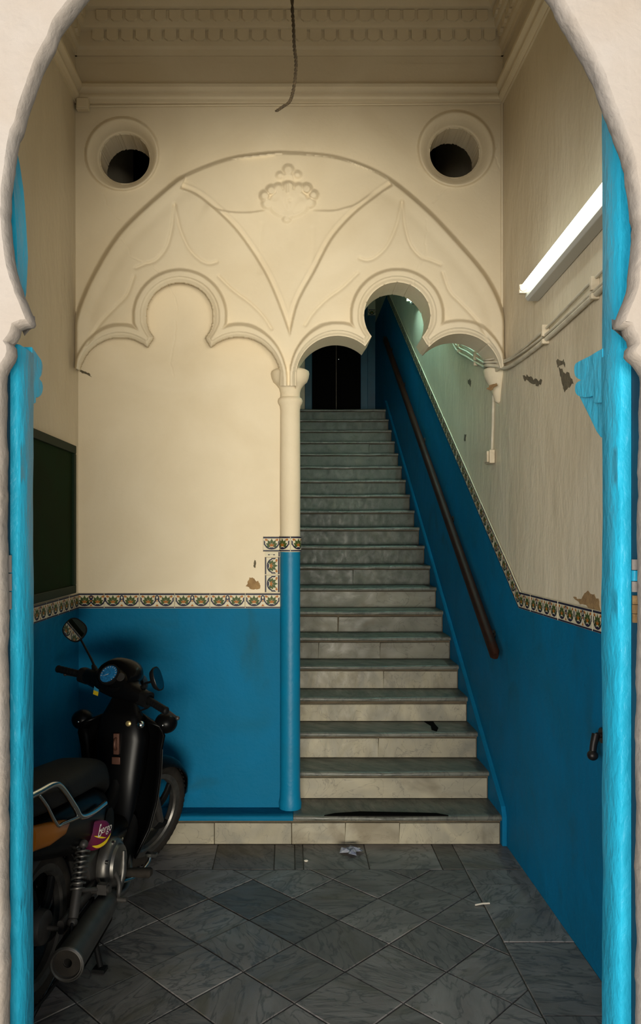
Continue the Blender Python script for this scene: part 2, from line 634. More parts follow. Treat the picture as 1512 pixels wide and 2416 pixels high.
# trefoil mouldings (falling away sharply on their outer side)
for sd, own in ((op_r, PX > 684), (op_l, PX < 684)):
    sw_ = np.where(sd > 0, sd * (1 + np.clip(PY - 765, 0, 90) / 95), sd)
    prof = 0.012 + 0.018 * sm(0, 12, sw_) + 0.014 * lin(13, 16, sw_) - 0.044 * lin(27, 34, sw_)
    on = (sd > 0) & (sd_arch < 6) & own
    h = np.where(on, h + prof * sm(8, -6, sd_arch), h)
h = np.where(op_l < 0, -(DB - DS), h)
# foot of the mouldings just above the column is wide and round
# blind side outside the arch at the far left
h = np.where((PX < 200) & (PY > 868 + (PX - 172) * .42), -(DB - DS), h)

# round openings
for oc, R, oi in ((oc_r, 88, oi_r), (oc_l, 85, oi_l)):
    t = np.clip((R - oc) / np.maximum(np.clip(R - oc, 0, 99) + np.clip(oi, 0, 99), 1e-3), 0, 1)
    ring = np.where(oc < R + 5, 0.024 * lin(R + 4, R - 2, oc) - 0.085 * t ** 1.7 + 0.008 * np.exp(-((oi - 3) / 2.5) ** 2), 0)
    h = h + ring

# moulded ornament
def union(circles):
    d = np.full(PX.shape, 1e9)
    for cx, cy, r in circles:
        d = np.minimum(d, np.hypot(PX - cx, PY - cy) - r)
    return d


ang = np.arctan2(PX - 681, 512 - PY)
leaf = union([(625, 462, 14), (640, 449, 14), (657, 446, 15), (680, 441, 17), (704, 446, 15), (723, 445, 14), (739, 460, 13), (632, 480, 16), (730, 478, 15)])
leaf = np.minimum(leaf, (np.hypot((PX - 681) / 52, (PY - 478) / 38) - 1) * 40)
crown = np.minimum(union([(680, 401, 14), (661, 415, 11), (701, 413, 11), (680, 420, 16)]), 1e9)
drop = union([(681, 500, 17), (676, 516, 11)])
orn = 0.022 * lin(2, -6, crown) * (1 - .8 * sm(408, 432, PY))
orn = np.maximum(orn, lin(2, -7, leaf) * (0.036 - 0.022 * sm(455, 512, PY)) + (leaf < -5) * 0.0035 * np.cos(ang * 9) * sm(520, 470, PY))
orn = np.maximum(orn, lin(2, -6, drop) * 0.018)
for cx, cy, r in ((645, 466, 9), (716, 466, 9), (683, 473, 5)):
    orn -= 0.010 * np.exp(-((np.hypot(PX - cx, PY - cy)) / r) ** 2) * (orn > 0)
orn += 0.010 * np.exp(-((PX - 678) / 2.4) ** 2) * ((PY > 432) & (PY < 456))
h = h + orn
# hairline cracks
rc = random.Random(3)
for pts in ([(244, 458), (252, 482), (268, 505), (283, 517)], [(280, 560), (300, 580), (306, 603), (355, 625), (382, 650), (400, 680), (412, 705), (418, 735)],
            [(1005, 520), (1008, 545), (1003, 575), (1005, 595), (990, 625), (980, 650), (976, 675)],
            [(1050, 445), (1035, 462), (1022, 478)], [(1176, 340), (1168, 360), (1172, 385), (1182, 405)], [(415, 760), (412, 800), (402, 860), (410, 890)]):
    p2 = []
    for a, b in zip(pts[:-1], pts[1:]):
        for k in range(3):
            p2.append((a[0] + (b[0] - a[0]) * k / 3 + rc.uniform(-2.5, 2.5), a[1] + (b[1] - a[1]) * k / 3 + rc.uniform(-2, 2)))
    d = poly_dist(p2 + [pts[-1]], PX, PY)
    h -= 0.004 * np.exp(-(d / 1.4) ** 2)
# gentle unevenness of hand-laid plaster
rng = np.random.default_rng(4)
for _ in range(14):
    a, b, ph = rng.uniform(-.03, .03), rng.uniform(-.03, .03), rng.uniform(0, 6)
    h += 0.0007 * np.sin(a * PX + b * PY + ph)

# opening field (negative = hole), snap the grid to it
hole = np.minimum(np.minimum(op_r, oi_r), oi_l)
hole = np.where((PX > 1197), 10, hole)
gy, gx = np.gradient(hole, SP)
gl = np.hypot(gx, gy) + 1e-6
snap = (hole < 0) & (hole > -4.5)
QX = np.where(snap, PX - gx / gl * hole, PX)
QY = np.where(snap, PY - gy / gl * hole, PY)
hs = h.copy()
# a snapped vertex takes the height of the wall just beside it
idx = np.argwhere(snap)
for i, j in idx:
    i0, i1, j0, j1 = max(i - 2, 0), min(i + 3, h.shape[0]), max(j - 2, 0), min(j + 3, h.shape[1])
    m_ = hole[i0:i1, j0:j1] >= 0
    if m_.any():
        dd = np.where(m_, np.hypot(QX[i0:i1, j0:j1] - QX[i, j], QY[i0:i1, j0:j1] - QY[i, j]), 1e9)
        k = np.unravel_index(dd.argmin(), dd.shape)
        hs[i, j] = h[i0 + k[0], j0 + k[1]]
h = hs
WY = DS - h
WX = np.clip((QX - VX) * WY / F, XL, XR)
WZ = H - (QY - VY) * WY / F
solid = hole >= 0
keep = solid[:-1, :-1] | solid[1:, :-1] | solid[:-1, 1:] | solid[1:, 1:]
keep &= ~((PX[:-1, :-1] > 1174) & (PY[:-1, :-1] > 866))
cxg, cyg = (PX[:-1, :-1] + SP / 2), (PY[:-1, :-1] + SP / 2)


def cells_mesh(name, mask):
    ii, jj = np.nonzero(mask)
    nx = PX.shape[1]
    a = ii * nx + jj
    quad = np.stack([a, a + nx, a + nx + 1, a + 1], 1)
    used, inv = np.unique(quad, return_inverse=True)
    quad = inv.reshape(quad.shape)
    V = np.stack([WX.ravel(), WY.ravel(), WZ.ravel()], 1)[used]
    me = bpy.data.meshes.new(name)
    me.vertices.add(len(V)); me.vertices.foreach_set('co', V.ravel())
    me.loops.add(quad.size); me.loops.foreach_set('vertex_index', quad.ravel().astype(np.int32))
    me.polygons.add(len(quad))
    me.polygons.foreach_set('loop_start', np.arange(0, quad.size, 4, dtype=np.int32))
    me.polygons.foreach_set('use_smooth', np.ones(len(quad), bool))
    me.update(calc_edges=True)
    me.materials.append(M['plaster'])
    return me


in_arch = (sd_arch[:-1, :-1] < 9) & (cyg < 912)
in_orn = (np.hypot((cxg - 681) / 1.45, cyg - 460) < 75) & (sd_arch[:-1, :-1] < -14) & (cyg > 384)
in_orn &= (np.hypot((cxg - 681) / 82, (cyg - 458) / 74) < 1)
in_ocr = oc_r[:-1, :-1] < 94
in_ocl = oc_l[:-1, :-1] < 91
blind = (op_l[:-1, :-1] < 0)
wall_back = struct(link('wall_back', cells_mesh('wall_back', keep & ~(in_arch & ~blind) & ~in_ocr & ~in_ocl)))
link('arch_relief', cells_mesh('arch_relief', keep & in_arch & ~blind & ~in_orn), wall_back)
link('plaster_ornament', cells_mesh('plaster_ornament', keep & in_orn), wall_back)
link('oculus_rim', cells_mesh('oculus_rim', keep & in_ocr), wall_back)
link('oculus_rim', cells_mesh('oculus_rim', keep & in_ocl), wall_back)


def soffit(name, which, back):
    """inner faces of an opening: the grid's hole edge swept back"""
    nx = PX.shape[1]
    kp = np.pad(keep, 1, constant_values=True)
    sel = np.pad(which[:-1, :-1], 1, constant_values=False)
    ev = []
    ny_, nx_ = keep.shape
    for i in range(ny_):
        for j in range(nx_):
            if keep[i, j] or not which[i, j]:
                continue
            for di, dj, e in ((-1, 0, ((i, j), (i, j + 1))), (1, 0, ((i + 1, j + 1), (i + 1, j))), (0, -1, ((i + 1, j), (i, j))), (0, 1, ((i, j + 1), (i + 1, j + 1)))):
                a, b = i + di, j + dj
                if 0 <= a < ny_ and 0 <= b < nx_ and keep[a, b]:
                    ev.append(e)
    mb = MB()
    ids, vs, fs = {}, [], []

    def vid(p):
        if p not in ids:
            ids[p] = len(vs)
            x, y, z = WX[p], WY[p], WZ[p]
            vs.append((x, y, z)); vs.append((x, back, z))
        return ids[p]
    for a, b in ev:
        ia, ib = vid(a), vid(b)
        fs.append((ia, ib, ib + 1, ia + 1))
    mb.add(vs, fs)
    o = mb.build(name, M['plaster'], wall_back)
    bm = bmesh.new()
    bm.from_mesh(o.data)
    for lay in (0, 1):                  # one clean edge loop in front, one behind
        vv = [q for q in bm.verts if (abs(q.co.y - back) < 1e-5) == bool(lay)]
        bmesh.ops.remove_doubles(bm, verts=vv, dist=.0045)
    bm.to_mesh(o.data)
    bm.free()
    set_smooth(o.data, 60)
    return o


BACK = 4.65
soffit('arch_soffit', op_r < 4, BACK)
soffit('oculus_tunnel', oc_r < 70, BACK + 0.10)
soffit('oculus_tunnel', oc_l < 70, BACK + 0.10)

# the rest of the back wall as plain masonry
def quad(name, pts, m, parent=None):
    o = MB().add(pts, [list(range(len(pts)))]).build(name, m, parent)
    return o


ztop = H - (150 - VY) * DS / F
zrel = H - (905 - VY) * DB / F
XC0, XC1 = -0.055, 0.062      # column flanks
mb = MB()
mb.box((XL, DB, 0.0), (0.012, BACK, zrel + 0.001))
mb.build('blind_wall', M['plaster'], wall_back)
mb = MB()
mb.box((XL - .05, DS + .002, ztop - .002), (XR + .05, BACK, ZC + .1))
mb.build('upper_wall', M['plaster'], wall_back)
# back skin of the screen (keeps the stairwell dark behind it)
mb = MB()
bpoly = lambda px, py: Vector(((px - VX) * DS / F, BACK, H - (py - VY) * DS / F))
mb.add([(XL, BACK, zrel), (-0.0, BACK, zrel), (-0.0, BACK, 3.55), (XL, BACK, 3.55)], [(0, 1, 2, 3)])
mb.build('screen_back', M['plaster'], wall_back)


# dado on the blind wall + frieze
mb = MB()
mb.box((XL, DB - 0.004, RISE), (0.0, DB + .01, ZFL))
mb.build('dado', M['blue'], wall_back)


# ------------------------------------------------------------------ glazed frieze tiles
def tile_mesh(L, halves, name):
    """glazed tile: slab, navy borders, green palmettes with orange hearts, navy scrolls"""
    mb = MB()
    g, t = 0.0012, 0.007
    c = 0.0012
    mb.add([(g, g, 0), (L - g, g, 0), (L - g, TH - g, 0), (g, TH - g, 0), (g + c, g + c, t), (L - g - c, g + c, t), (L - g - c, TH - g - c, t), (g + c, TH - g - c, t)],
           [(4, 5, 6, 7), (0, 1, 5, 4), (1, 2, 6, 5), (2, 3, 7, 6), (3, 0, 4, 7)], 0)
    z1, z2 = t + 0.0004, t + 0.0007

    def P(pts, z, mi):
        mb.add([(x, y, z) for x, y in pts], [list(range(len(pts)))], mi)
    lo, hi = g + c, L - g - c
    P([(lo, .0775), (hi, .0775), (hi, .0865), (lo, .0865)], z1, 1)
    P([(lo, .0030), (hi, .0030), (hi, .0100), (lo, .0100)], z1, 1)
    W = L / halves
    for k in range(halves):
        u0 = W * (k + 0.5)
        for a, ln in ((90, .044), (125, .042), (55, .042), (155, .037), (25, .037), (183, .032), (-3, .032)):
            a = math.radians(a)
            d = Vector((math.cos(a), math.sin(a))); n = Vector((-d.y, d.x))
            b = Vector((u0, .033))
            pts = [b + d * .004, b + d * ln * .62 + n * .0085, b + d * ln, b + d * ln * .62 - n * .0085]
            P([(p.x, p.y) for p in pts], z1, 2)
        for a in (90, 135, 45):
            a = math.radians(a)
            d = Vector((math.cos(a), math.sin(a))); n = Vector((-d.y, d.x))
            b = Vector((u0, .030))
            P([(p.x, p.y) for p in (b, b + d * .010 + n * .0045, b + d * .023, b + d * .010 - n * .0045)], z2, 3)
        # navy bowl under the palmette
        arc = [(math.radians(180 + 18 * i)) for i in range(11)]
        for a, b in zip(arc[:-1], arc[1:]):
            P([(u0 + .040 * math.cos(a), .042 + .029 * math.sin(a)), (u0 + .040 * math.cos(b), .042 + .029 * math.sin(b)),
               (u0 + .0325 * math.cos(b), .042 + .021 * math.sin(b)), (u0 + .0325 * math.cos(a), .042 + .021 * math.sin(a))], z1, 1)
        P([(u0 - .017, .0150), (u0 + .017, .0150), (u0 + .010, .026), (u0 - .010, .026)], z2, 1)
        for s in (-1, 1):
            P([(u0 + s * .018, .068), (u0 + s * .034, .0765), (u0 + s * .040, .069), (u0 + s * .032, .062)], z1, 3)
            P([(u0 + s * .0375, .060), (u0 + s * .0375, .036), (u0 + s * .0450, .040), (u0 + s * .0455, .066)], z1, 1)
    if halves == 2:
        u0 = L / 2
        ring = [math.radians(45 * i) for i in range(9)]
        for a, b in zip(ring[:-1], ring[1:]):
            P([(u0 + .0125 * math.cos(a), .063 + .0145 * math.sin(a)), (u0 + .0125 * math.cos(b), .063 + .0145 * math.sin(b)),
               (u0 + .0058 * math.cos(b), .063 + .008 * math.sin(b)), (u0 + .0058 * math.cos(a), .063 + .008 * math.sin(a))], z2, 1)
        P([(u0 - .010, .013), (u0 + .010, .013), (u0, .026)], z2, 3)
        P([(u0 - .007, .047), (u0 + .007, .047), (u0, .038)], z2, 3)
    me = bpy.data.meshes.new(name)
    me.from_pydata([tuple(v) for v in mb.v], [], mb.f)
    for m in TILE:
        me.materials.append(m)
    me.polygons.foreach_set('material_index', mb.m)
    return me


TL = 0.2035
TM2 = tile_mesh(TL, 2, 'frieze_tile')
TM1 = tile_mesh(TL / 2, 1, 'frieze_half_tile')


def place_tile(me, o, u, v, parent, name='tile'):
    u, v = Vector(u).normalized(), Vector(v).normalized()
    n = u.cross(v)
    ob = bpy.data.objects.new(name, me)
    COL.objects.link(ob)
    ob.parent = parent
    j = random.uniform(-.0008, .0008)
    o = Vector(o) + n * j
    R = Matrix((u, v, n)).transposed().to_4x4()
    ob.matrix_basis = Matrix.Translation(o) @ R
    return ob


# ------------------------------------------------------------------ side walls, ceiling, floor, stairwell
# left wall of the hall
wall_left = struct(MB().box((XL - .15, 1.99, 0), (XL, DB + .4, ZC + .1)).build('wall_left', M['side_plaster']))
MB().box((XL - .01, 2.0, 0), (XL + .004, DB, ZFL)).build('dado', M['blue'], wall_left)
# right wall, hall and stairwell in one
wall_right = struct(MB().box((XR, 1.99, 0), (XR + .15, DEND + .2, 7.0)).build('wall_right', M['side_plaster']))
DK = 4.174                      # where the frieze turns up beside the stairs
SL = 0.592
mb = MB()
prof = [(2.0, 0), (DK, 0), (DK, ZFR)]
def zs(d):                      # underside of the sloping frieze
    return ZFR + (d - DK) * SL
mb.prism([(XR + .01, 2.0, 0), (XR + .01, 4.6, 0), (XR + .01, 9.9, 2.9), (XR + .01, DEND, 3.2), (XR + .01, DEND, zs(9.9)), (XR + .01, 9.9, zs(9.9)), (XR + .01, DK, ZFR), (XR + .01, 2.0, ZFR)], (-.014, 0, 0))
mb.build('dado', M['blue'], wall_right)

# left frieze tiles on the blind wall, the upright strip beside the column
u, v = (1, 0, 0), (0, 0, 1)
x_end = -0.050
for k in range(6):
    x0 = x_end - TL * (k + 1)
    if x0 < XL - 0.1:
        break
    if x0 < XL:
        rem = x0 + TL - XL - .002
        place_tile(tile_mesh(rem, 1 if rem < .14 else 2, 'frieze_cut_tile'), (XL + .002, DB - .004, ZFL), u, v, wall_back)
        break
    place_tile(TM2, (x0, DB - .004, ZFL), u, v, wall_back)
hx = x_end - TH - .002
zz = ZFL + TH + .002
for k in range(2):
    place_tile(TM1, (hx, DB - .004, zz + TL / 2), (0, 0, -1), (1, 0, 0), wall_back)
    zz += TL / 2 + .002
place_tile(TM1, (x_end - TL / 2, DB - .004, 1.642), u, v, wall_back)
mb = MB().box((hx + .004, DB - .008, zz), (x_end - .001, DB, 1.641), 0)
mb.box((hx + .02, DB - .0085, zz + .008), (hx + .06, DB - .008, 1.628), 1).box((x_end - .012, DB - .0085, zz), (x_end - .004, DB - .008, 1.641), 1).box((hx + .03, DB - .0088, zz + .012), (hx + .05, DB - .0085, 1.622), 0)
mb.build('tile', TILE, wall_back)
# left wall frieze
for k in range(9):
    place_tile(TM2, (XL + .004, DB - .02 - TL * (k + 1), ZFL), (0, 1, 0), (0, 0, 1), wall_left)
# right wall frieze, level part then climbing with the stairs
for k in range(9):
    place_tile(TM2, (XR - .004, DK - TL * k, ZFR), (0, -1, 0), (0, 0, 1), wall_right)
sd_ = Vector((0, 1, SL)).normalized()
sn_ = Vector((0, -SL, 1)).normalized()
for k in range(32):
    p = Vector((XR - .004, DK, ZFR)) + sd_ * (TL * (k + 1))
    place_tile(TM2, p, -sd_, sn_, wall_right)

ceiling = struct(MB().box((XL - .15, 1.86, ZC), (XR + .15, BACK, ZC + .1)).build('ceiling', M['plaster']))


# string course mouldings (back wall and the two side walls)
def moulding(name, prof, a, b, inward, m, mats='plaster'):
    """prof: (out, up) list swept from a to b; inward = direction out of the wall"""
    a, b, n = Vector(a), Vector(b), Vector(inward)
    vs, fs = [], []
    k = len(prof)
    for p in (a, b):
        for o_, u_ in prof:
            vs.append(p + n * o_ + Vector((0, 0, u_)))
    for i in range(k - 1):
        fs.append((i, i + 1, k + i + 1, k + i))
    fs.append(list(range(k))); fs.append(list(range(k, 2 * k)))
    return MB().add(vs, fs).build(name, M[mats], smooth=25) if m is None else MB().add(vs, fs).build(name, M[mats], m, smooth=25)


zm = 4.205
pr = [(-.02, -.008), (.010, -.008), (.010, .002), (.026, .008), (.034, .018), (.034, .030), (.022, .036), (.022, .044), (.040, .052), (.052, .064), (.052, .082), (.046, .090), (-.02, .094)]
t1 = struct(moulding('trim_back', pr, (XL, DS, zm), (XR, DS, zm), (0, -1, 0), None))
t2 = struct(moulding('trim_right', pr, (XR, 1.99, zm), (XR, DS, zm), (-1, 0, 0), None))
t3 = struct(moulding('trim_left', pr, (XL, 1.99, zm), (XL, DS, zm), (1, 0, 0), None))
t4 = struct(MB().box((1.207, DS - .012, 2.72), (XR, DS + .01, zm)).build('trim_corner', M['plaster'], bevel=.004))

# dentil cornice under the ceiling
zc = 4.50
cor = [(-.02, -.03), (.012, -.03), (.016, 0), (.030, .012), (.032, .03), (.032, .095), (.060, .100), (.066, .115), (.066, .19), (.095, .196), (.110, .22), (.115, .26), (.16, .30), (.16, .37), (-.02, .37)]
t5 = struct(moulding('trim_cornice', cor, (XL, DS, zc), (XR, DS, zc), (0, -1, 0), None))
t6 = struct(moulding('trim_cornice_right', cor, (XR, 1.99, zc), (XR, DS, zc), (-1, 0, 0), None))
t7 = struct(moulding('trim_cornice_left', cor, (XL, 1.99, zc), (XL, DS, zc), (1, 0, 0), None))
def dent_mesh(w_, hh, dp):
    mb = MB()
    # rounded-foot dentil
    ring = [(-w_ / 2, hh), (-w_ / 2, .012), (-w_ / 4, 0), (w_ / 4, 0), (w_ / 2, .012), (w_ / 2, hh)]
    mb.prism([(x, 0, z) for x, z in ring], (0, -dp, 0))
    return mb.mesh('dentil', M['plaster'])
dm1, dm2 = dent_mesh(.066, .062, .016), dent_mesh(.064, .060, .014)
def dentils(parent, a, dirv, n, rot, dm, step=.082):
    for k in range(n):
        o = bpy.data.objects.new('dentil', dm)
        COL.objects.link(o)
        o.parent = parent
        p = Vector(a) + Vector(dirv) * (step * k)
        o.matrix_basis = Matrix.Translation(p) @ Matrix.Rotation(rot, 4, 'Z')
dentils(t5, (XL + .14, DS - .032, zc + .035), (1, 0, 0), 28, 0, dm1)
dentils(t5, (XL + .17, DS - .066, zc + .125), (1, 0, 0), 27, 0, dm2)
dentils(t6, (XR - .032, DS - .10, zc + .035), (0, -1, 0), 14, -math.pi / 2, dm1)
dentils(t6, (XR - .066, DS - .12, zc + .125), (0, -1, 0), 14, -math.pi / 2, dm2)
dentils(t7, (XL + .032, DS - .10, zc + .035), (0, -1, 0), 14, math.pi / 2, dm1)
dentils(t7, (XL + .066, DS - .12, zc + .125), (0, -1, 0), 14, math.pi / 2, dm2)

# floor: mortar bed with a diagonal field of marble tiles inside a border
floor = struct(MB().box((XL - .1, 1.80, -.1), (XR + .1, D0 + .05, -.006)).build('floor', M['grout']))


def clip(poly, ax, val, sign):
    out = []
    for i in range(len(poly)):
        a, b = poly[i], poly[(i + 1) % len(poly)]
        da, db = sign * (a[ax] - val), sign * (b[ax] - val)
        if da <= 0:
            out.append(a)
        if da * db < 0:
            t = da / (da - db)
            out.append((a[0] + (b[0] - a[0]) * t, a[1] + (b[1] - a[1]) * t))
    return out


def slab(poly, parent, m, name='tile', top=0.0, th=.03, gap=.0022, tilt=.0018):
    """bevelled stone piece on the floor from a convex outline"""
    n = len(poly)
    cx, cy = sum(p[0] for p in poly) / n, sum(p[1] for p in poly) / n
    area_ = abs(sum(poly[i][0] * poly[(i + 1) % n][1] - poly[(i + 1) % n][0] * poly[i][1] for i in range(n))) / 2
    if area_ < 0.0012:
        return
    sgn = 1 if sum(poly[i][0] * poly[(i + 1) % n][1] - poly[(i + 1) % n][0] * poly[i][1] for i in range(n)) > 0 else -1

    def inset(g):
        out = []
        for i in range(n):
            p0, p1, p2 = [Vector((*poly[(i + k) % n], 0)) for k in (-1, 0, 1)]
            e1, e2 = (p1 - p0).normalized(), (p2 - p1).normalized()
            n1, n2 = Vector((-e1.y, e1.x, 0)) * sgn, Vector((-e2.y, e2.x, 0)) * sgn
            b = (n1 + n2)
            b = b / max(b.length_squared / 2, .3)
            out.append(p1 + b * g)
        return out
    A, B = inset(gap), inset(gap + .003)
    ta, tb = random.uniform(-tilt, tilt), random.uniform(-tilt, tilt)
    tz = random.uniform(-.0012, .0012)
    f = lambda p: top + tz + (p.x - cx) * ta + (p.y - cy) * tb
    vs = [(p.x - cx, p.y - cy, top - th) for p in A] + [(p.x - cx, p.y - cy, f(p) - .0025) for p in A] + [(p.x - cx, p.y - cy, f(p)) for p in B]
    fs = [list(range(2 * n, 3 * n))]
    for k in (0, 1):
        for i in range(n):
            j = (i + 1) % n
            fs.append((k * n + i, k * n + j, (k + 1) * n + j, (k + 1) * n + i))
    mb = MB().add(vs, fs)
    o = mb.build(name, m, None)
    o.parent = parent
    o.location = (cx, cy, 0)
    return o


FX0, FX1, FY1 = -.92, .915, 4.115
px_, py_ = .404, .424
for i in range(-6, 7):
    for j in range(-6, 14):
        if (i + j) % 2:
            continue
        cx, cy = .02 + i * px_ / 2, 3.785 - j * py_ / 2 + py_ / 2
        dia = [(cx, cy - py_ / 2), (cx + px_ / 2, cy), (cx, cy + py_ / 2), (cx - px_ / 2, cy)]
        for ax, val, s in ((0, FX1, 1), (0, FX0, -1), (1, FY1, 1), (1, 1.9, -1)):
            dia = clip(dia, ax, val, s) if dia else dia
            if len(dia) < 3:
                dia = []
                break
        if dia:
            slab(dia, floor, M['floor_marble'])
bx = [XL, -.80, -.40, -.08, .03, .075, .42, .80, FX1]
for a, b in zip(bx[:-1], bx[1:]):
    slab([(a, FY1), (b, FY1), (b, D0 + .03), (a, D0 + .03)], floor, M['floor_marble'])
by = [D0 + .03, 4.115, 3.94, 3.38, 2.86, 2.35, 1.9]
for a, b in zip(by[1:], by[:-1]):
    slab([(FX1, a), (XR, a), (XR, b), (FX1, b)], floor, M['floor_marble'])
    slab([(XL, a), (FX0, a), (FX0, min(b, FY1)), (XL, min(b, FY1))], floor, M['floor_marble']) if a < FY1 else None

# street outside
struct(MB().box((-9, -9, -.2), (9, 1.80, -.012)).build('ground', M['street']))

# stairwell shell
sw = struct(MB().box((-.11, BACK - .0, 0), (-.0, DEND + .2, 7.0)).build('wall_stair', M['side_plaster']))
MB().prism([(-.004, BACK, 0), (-.004, DEND, 3.2), (-.004, DEND, 6.4), (-.004, BACK, 2.2)], (.006, 0, 0)).build('dado', M['blue'], sw)
struct(MB().prism([(0, BACK + .005, 3.50), (0, 9.4, 6.33), (0, DEND, 6.33), (0, DEND, 6.43), (0, 9.4, 6.43), (0, BACK + .005, 3.60)], (XR, 0, 0)).build('ceiling_stair_slope', M['side_plaster']))
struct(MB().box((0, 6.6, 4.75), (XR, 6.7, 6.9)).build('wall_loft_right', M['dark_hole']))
struct(MB().box((XL - .15, DEND, 0), (XR + .15, DEND + .2, 7.0)).build('wall_far', M['side_plaster']))
struct(MB().box((XL - .15, BACK - .02, 6.9), (XR + .15, DEND + .2, 7.1)).build('ceiling_stair', M['side_plaster']))
struct(MB().box((XL - .15, BACK + .3 - .31, ZC), (XR + .15, BACK + .05, 7.0)).build('wall_upper_stair', M['side_plaster']))
struct(MB().box((XL - .15, DB + .3, 2.9), (XL - .0, DEND, 7.0)).build('wall_left_loft', M['side_plaster']))
struct(MB().box((XL - .15, BACK + .001, 2.8), (0, DEND, 2.95)).build('floor_loft', M['side_plaster']))
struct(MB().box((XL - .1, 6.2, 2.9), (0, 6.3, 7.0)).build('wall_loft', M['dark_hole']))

# ------------------------------------------------------------------ staircase
st = thing('staircase', 'long straight flight of worn marble steps rising behind the open arch', 'stairs', (0.6, D0, 0))
SXR = 1.19
splits = {0: [688, 815, 943], 4: [905], 5: [752, 897], 6: [797], 8: [833], 16: [871], 2: [893], 12: [], 9: []}
core = MB()
for k in range(NST):
    d = D0 + RUN * k
    z0, z1 = RISE * k, RISE * (k + 1)
    xl = XL + .002 if k == 0 else 0.002
    core.box((xl, d + .034, z0 - .02), (XR - .002, d + .034 + (RUN if k < NST - 1 else DEND - d - .034), z1 - .028))
core.build('step_core', M['mortar'], st)


def riser_piece(x0, x1, d, z0, z1, lean=0.0, m='riser_marble'):
    mb = MB()
    g = .0015
    w_ = random.uniform(.0, .004)
    vs = [(x0 + g + lean, d, z0 + .002), (x1 - g, d, z0 + .002), (x1 - g, d, z1 - w_), (x0 + g, d, z1 - random.uniform(0, .006)),
          (x0 + g + lean, d + .02, z0 + .002), (x1 - g, d + .02, z0 + .002), (x1 - g, d + .02, z1), (x0 + g, d + .02, z1)]
    mb.add(vs, [(0, 1, 2, 3), (4, 7, 6, 5), (0, 4, 5, 1), (1, 5, 6, 2), (2, 6, 7, 3), (3, 7, 4, 0)])
    mb.build('riser', M[m], st, bevel=.003)


def tread_piece(x0, x1, k, m, label=None):
    """slab with a rounded, unevenly worn nosing"""
    d, z = D0 + RUN * k, RISE * (k + 1)
    n = 28
    th = .028
    dep = (RUN + .03) if k < NST - 1 else (DEND - d)
    if k == 0 and m is M['blue']:
        dep = DB - d + .01
    prof = [(.030, -th), (.008, -th), (.002, -th + .005), (.0, -th / 2), (.003, -.005), (.010, -.0008), (.05, 0), (dep, 0), (dep, -th)]
    vs, fs = [], []
    q = len(prof)
    for i in range(n + 1):
        x = x0 + (x1 - x0) * i / n
        wear = .006 * math.exp(-((x - .55) / .28) ** 2) * (1 if k < 14 else .6)
        nz_ = .004 * noise.noise(Vector((x * 9, k * 3.1, 0))) + .003 * noise.noise(Vector((x * 30, k * 7.7, 5)))
        for j, (o_, u_) in enumerate(prof):
            f = 1 if j in (2, 3, 4, 5) else (.5 if j == 6 else 0)
            vs.append((x, d + o_ + nz_ * f + (.004 * f), z + u_ - wear * (1 if 3 <= j <= 6 else 0) - .002 * f * abs(nz_) * 100))
    for i in range(n):
        for j in range(q):
            j2 = (j + 1) % q
            fs.append((i * q + j, i * q + j2, (i + 1) * q + j2, (i + 1) * q + j))
    fs.append(list(range(q))); fs.append([n * q + j for j in range(q)])
    o = MB().add(vs, fs).build('tread', m, st, smooth=50)
    if label:
        o['label'] = label


for k in range(NST):
    d = D0 + RUN * k
    z0, z1 = RISE * k, RISE * (k + 1) - .030 - (random.uniform(.010, .018) if k < 7 else .004)
    rd = d + .018
    xl = XL + .004 if k == 0 else 0.004
    cuts = [(px - VX) * rd / F for px in splits.get(k, [])]
    if k == 0:
        cuts = [-.42] + cuts
    e = [xl] + cuts + [SXR - .006]
    for a, b in zip(e[:-1], e[1:]):
        riser_piece(a + (.006 if k == 6 and a > .1 else 0), b, rd, z0, z1, -.006 if a > .05 else 0, 'riser_marble' if k < 5 else 'riser_mid_dimmed' if k < 8 else 'riser_grey_dimmed')  # abraded pale marble below; upward the shade is put into the riser colour
    if k == 0:
        tread_piece(XL + .003, .022, 0, M['blue'], 'blue painted ledge under the column wall')
        tread_piece(.024, SXR, 0, M['tread_marble'])
    else:
        tread_piece(.004, SXR, k, M['tread_marble'])
# dark chipped nosing and dark patch
def floor_px(x, y, z):
    d = F * (H - z) / (y - VY)
    return Vector(((x - VX) * d / F, d, z))
z = RISE + .0022
pts = [floor_px(x, y, z) for x, y in ((765, 1927), (790, 1918), (850, 1914), (960, 1916), (1030, 1918), (1060, 1927), (1058, 1932), (1000, 1930), (860, 1931))]
for p in pts:
    p.y = max(p.y, D0 + .012)
o = MB().prism(pts, (0, 0, -.006)).build('worn_patch', M['dark_hole'], st)
o['label'] = 'black worn patch on the lowest nosing'
z = RISE * 3 + .0015
pts = [floor_px(x, y, z) for x, y in ((1000, 1702), (1022, 1702), (1026, 1708), (1034, 1717), (1030, 1725), (1018, 1721), (1016, 1712))]
for p in pts:
    p.y = max(p.y, D0 + RUN * 2 + .006)
MB().prism(pts, (0, 0, -.004)).build('worn_patch', M['dark_hole'], st)
# sloping skirting beside the steps
sk = lambda d: RISE + (d - D0) * RISE / RUN
mb = MB()
mb.prism([(SXR, D0 - .01, 0), (SXR, D0 + .3, 0), (SXR, 9.85, sk(9.55) - .1), (SXR, 9.85, sk(9.75) + .12), (SXR, D0 + .02, RISE + .05), (SXR, D0 - .01, RISE + .0)], (XR - SXR - .003, 0, 0))
o = mb.build('skirting', M['blue'], st, bevel=.004)

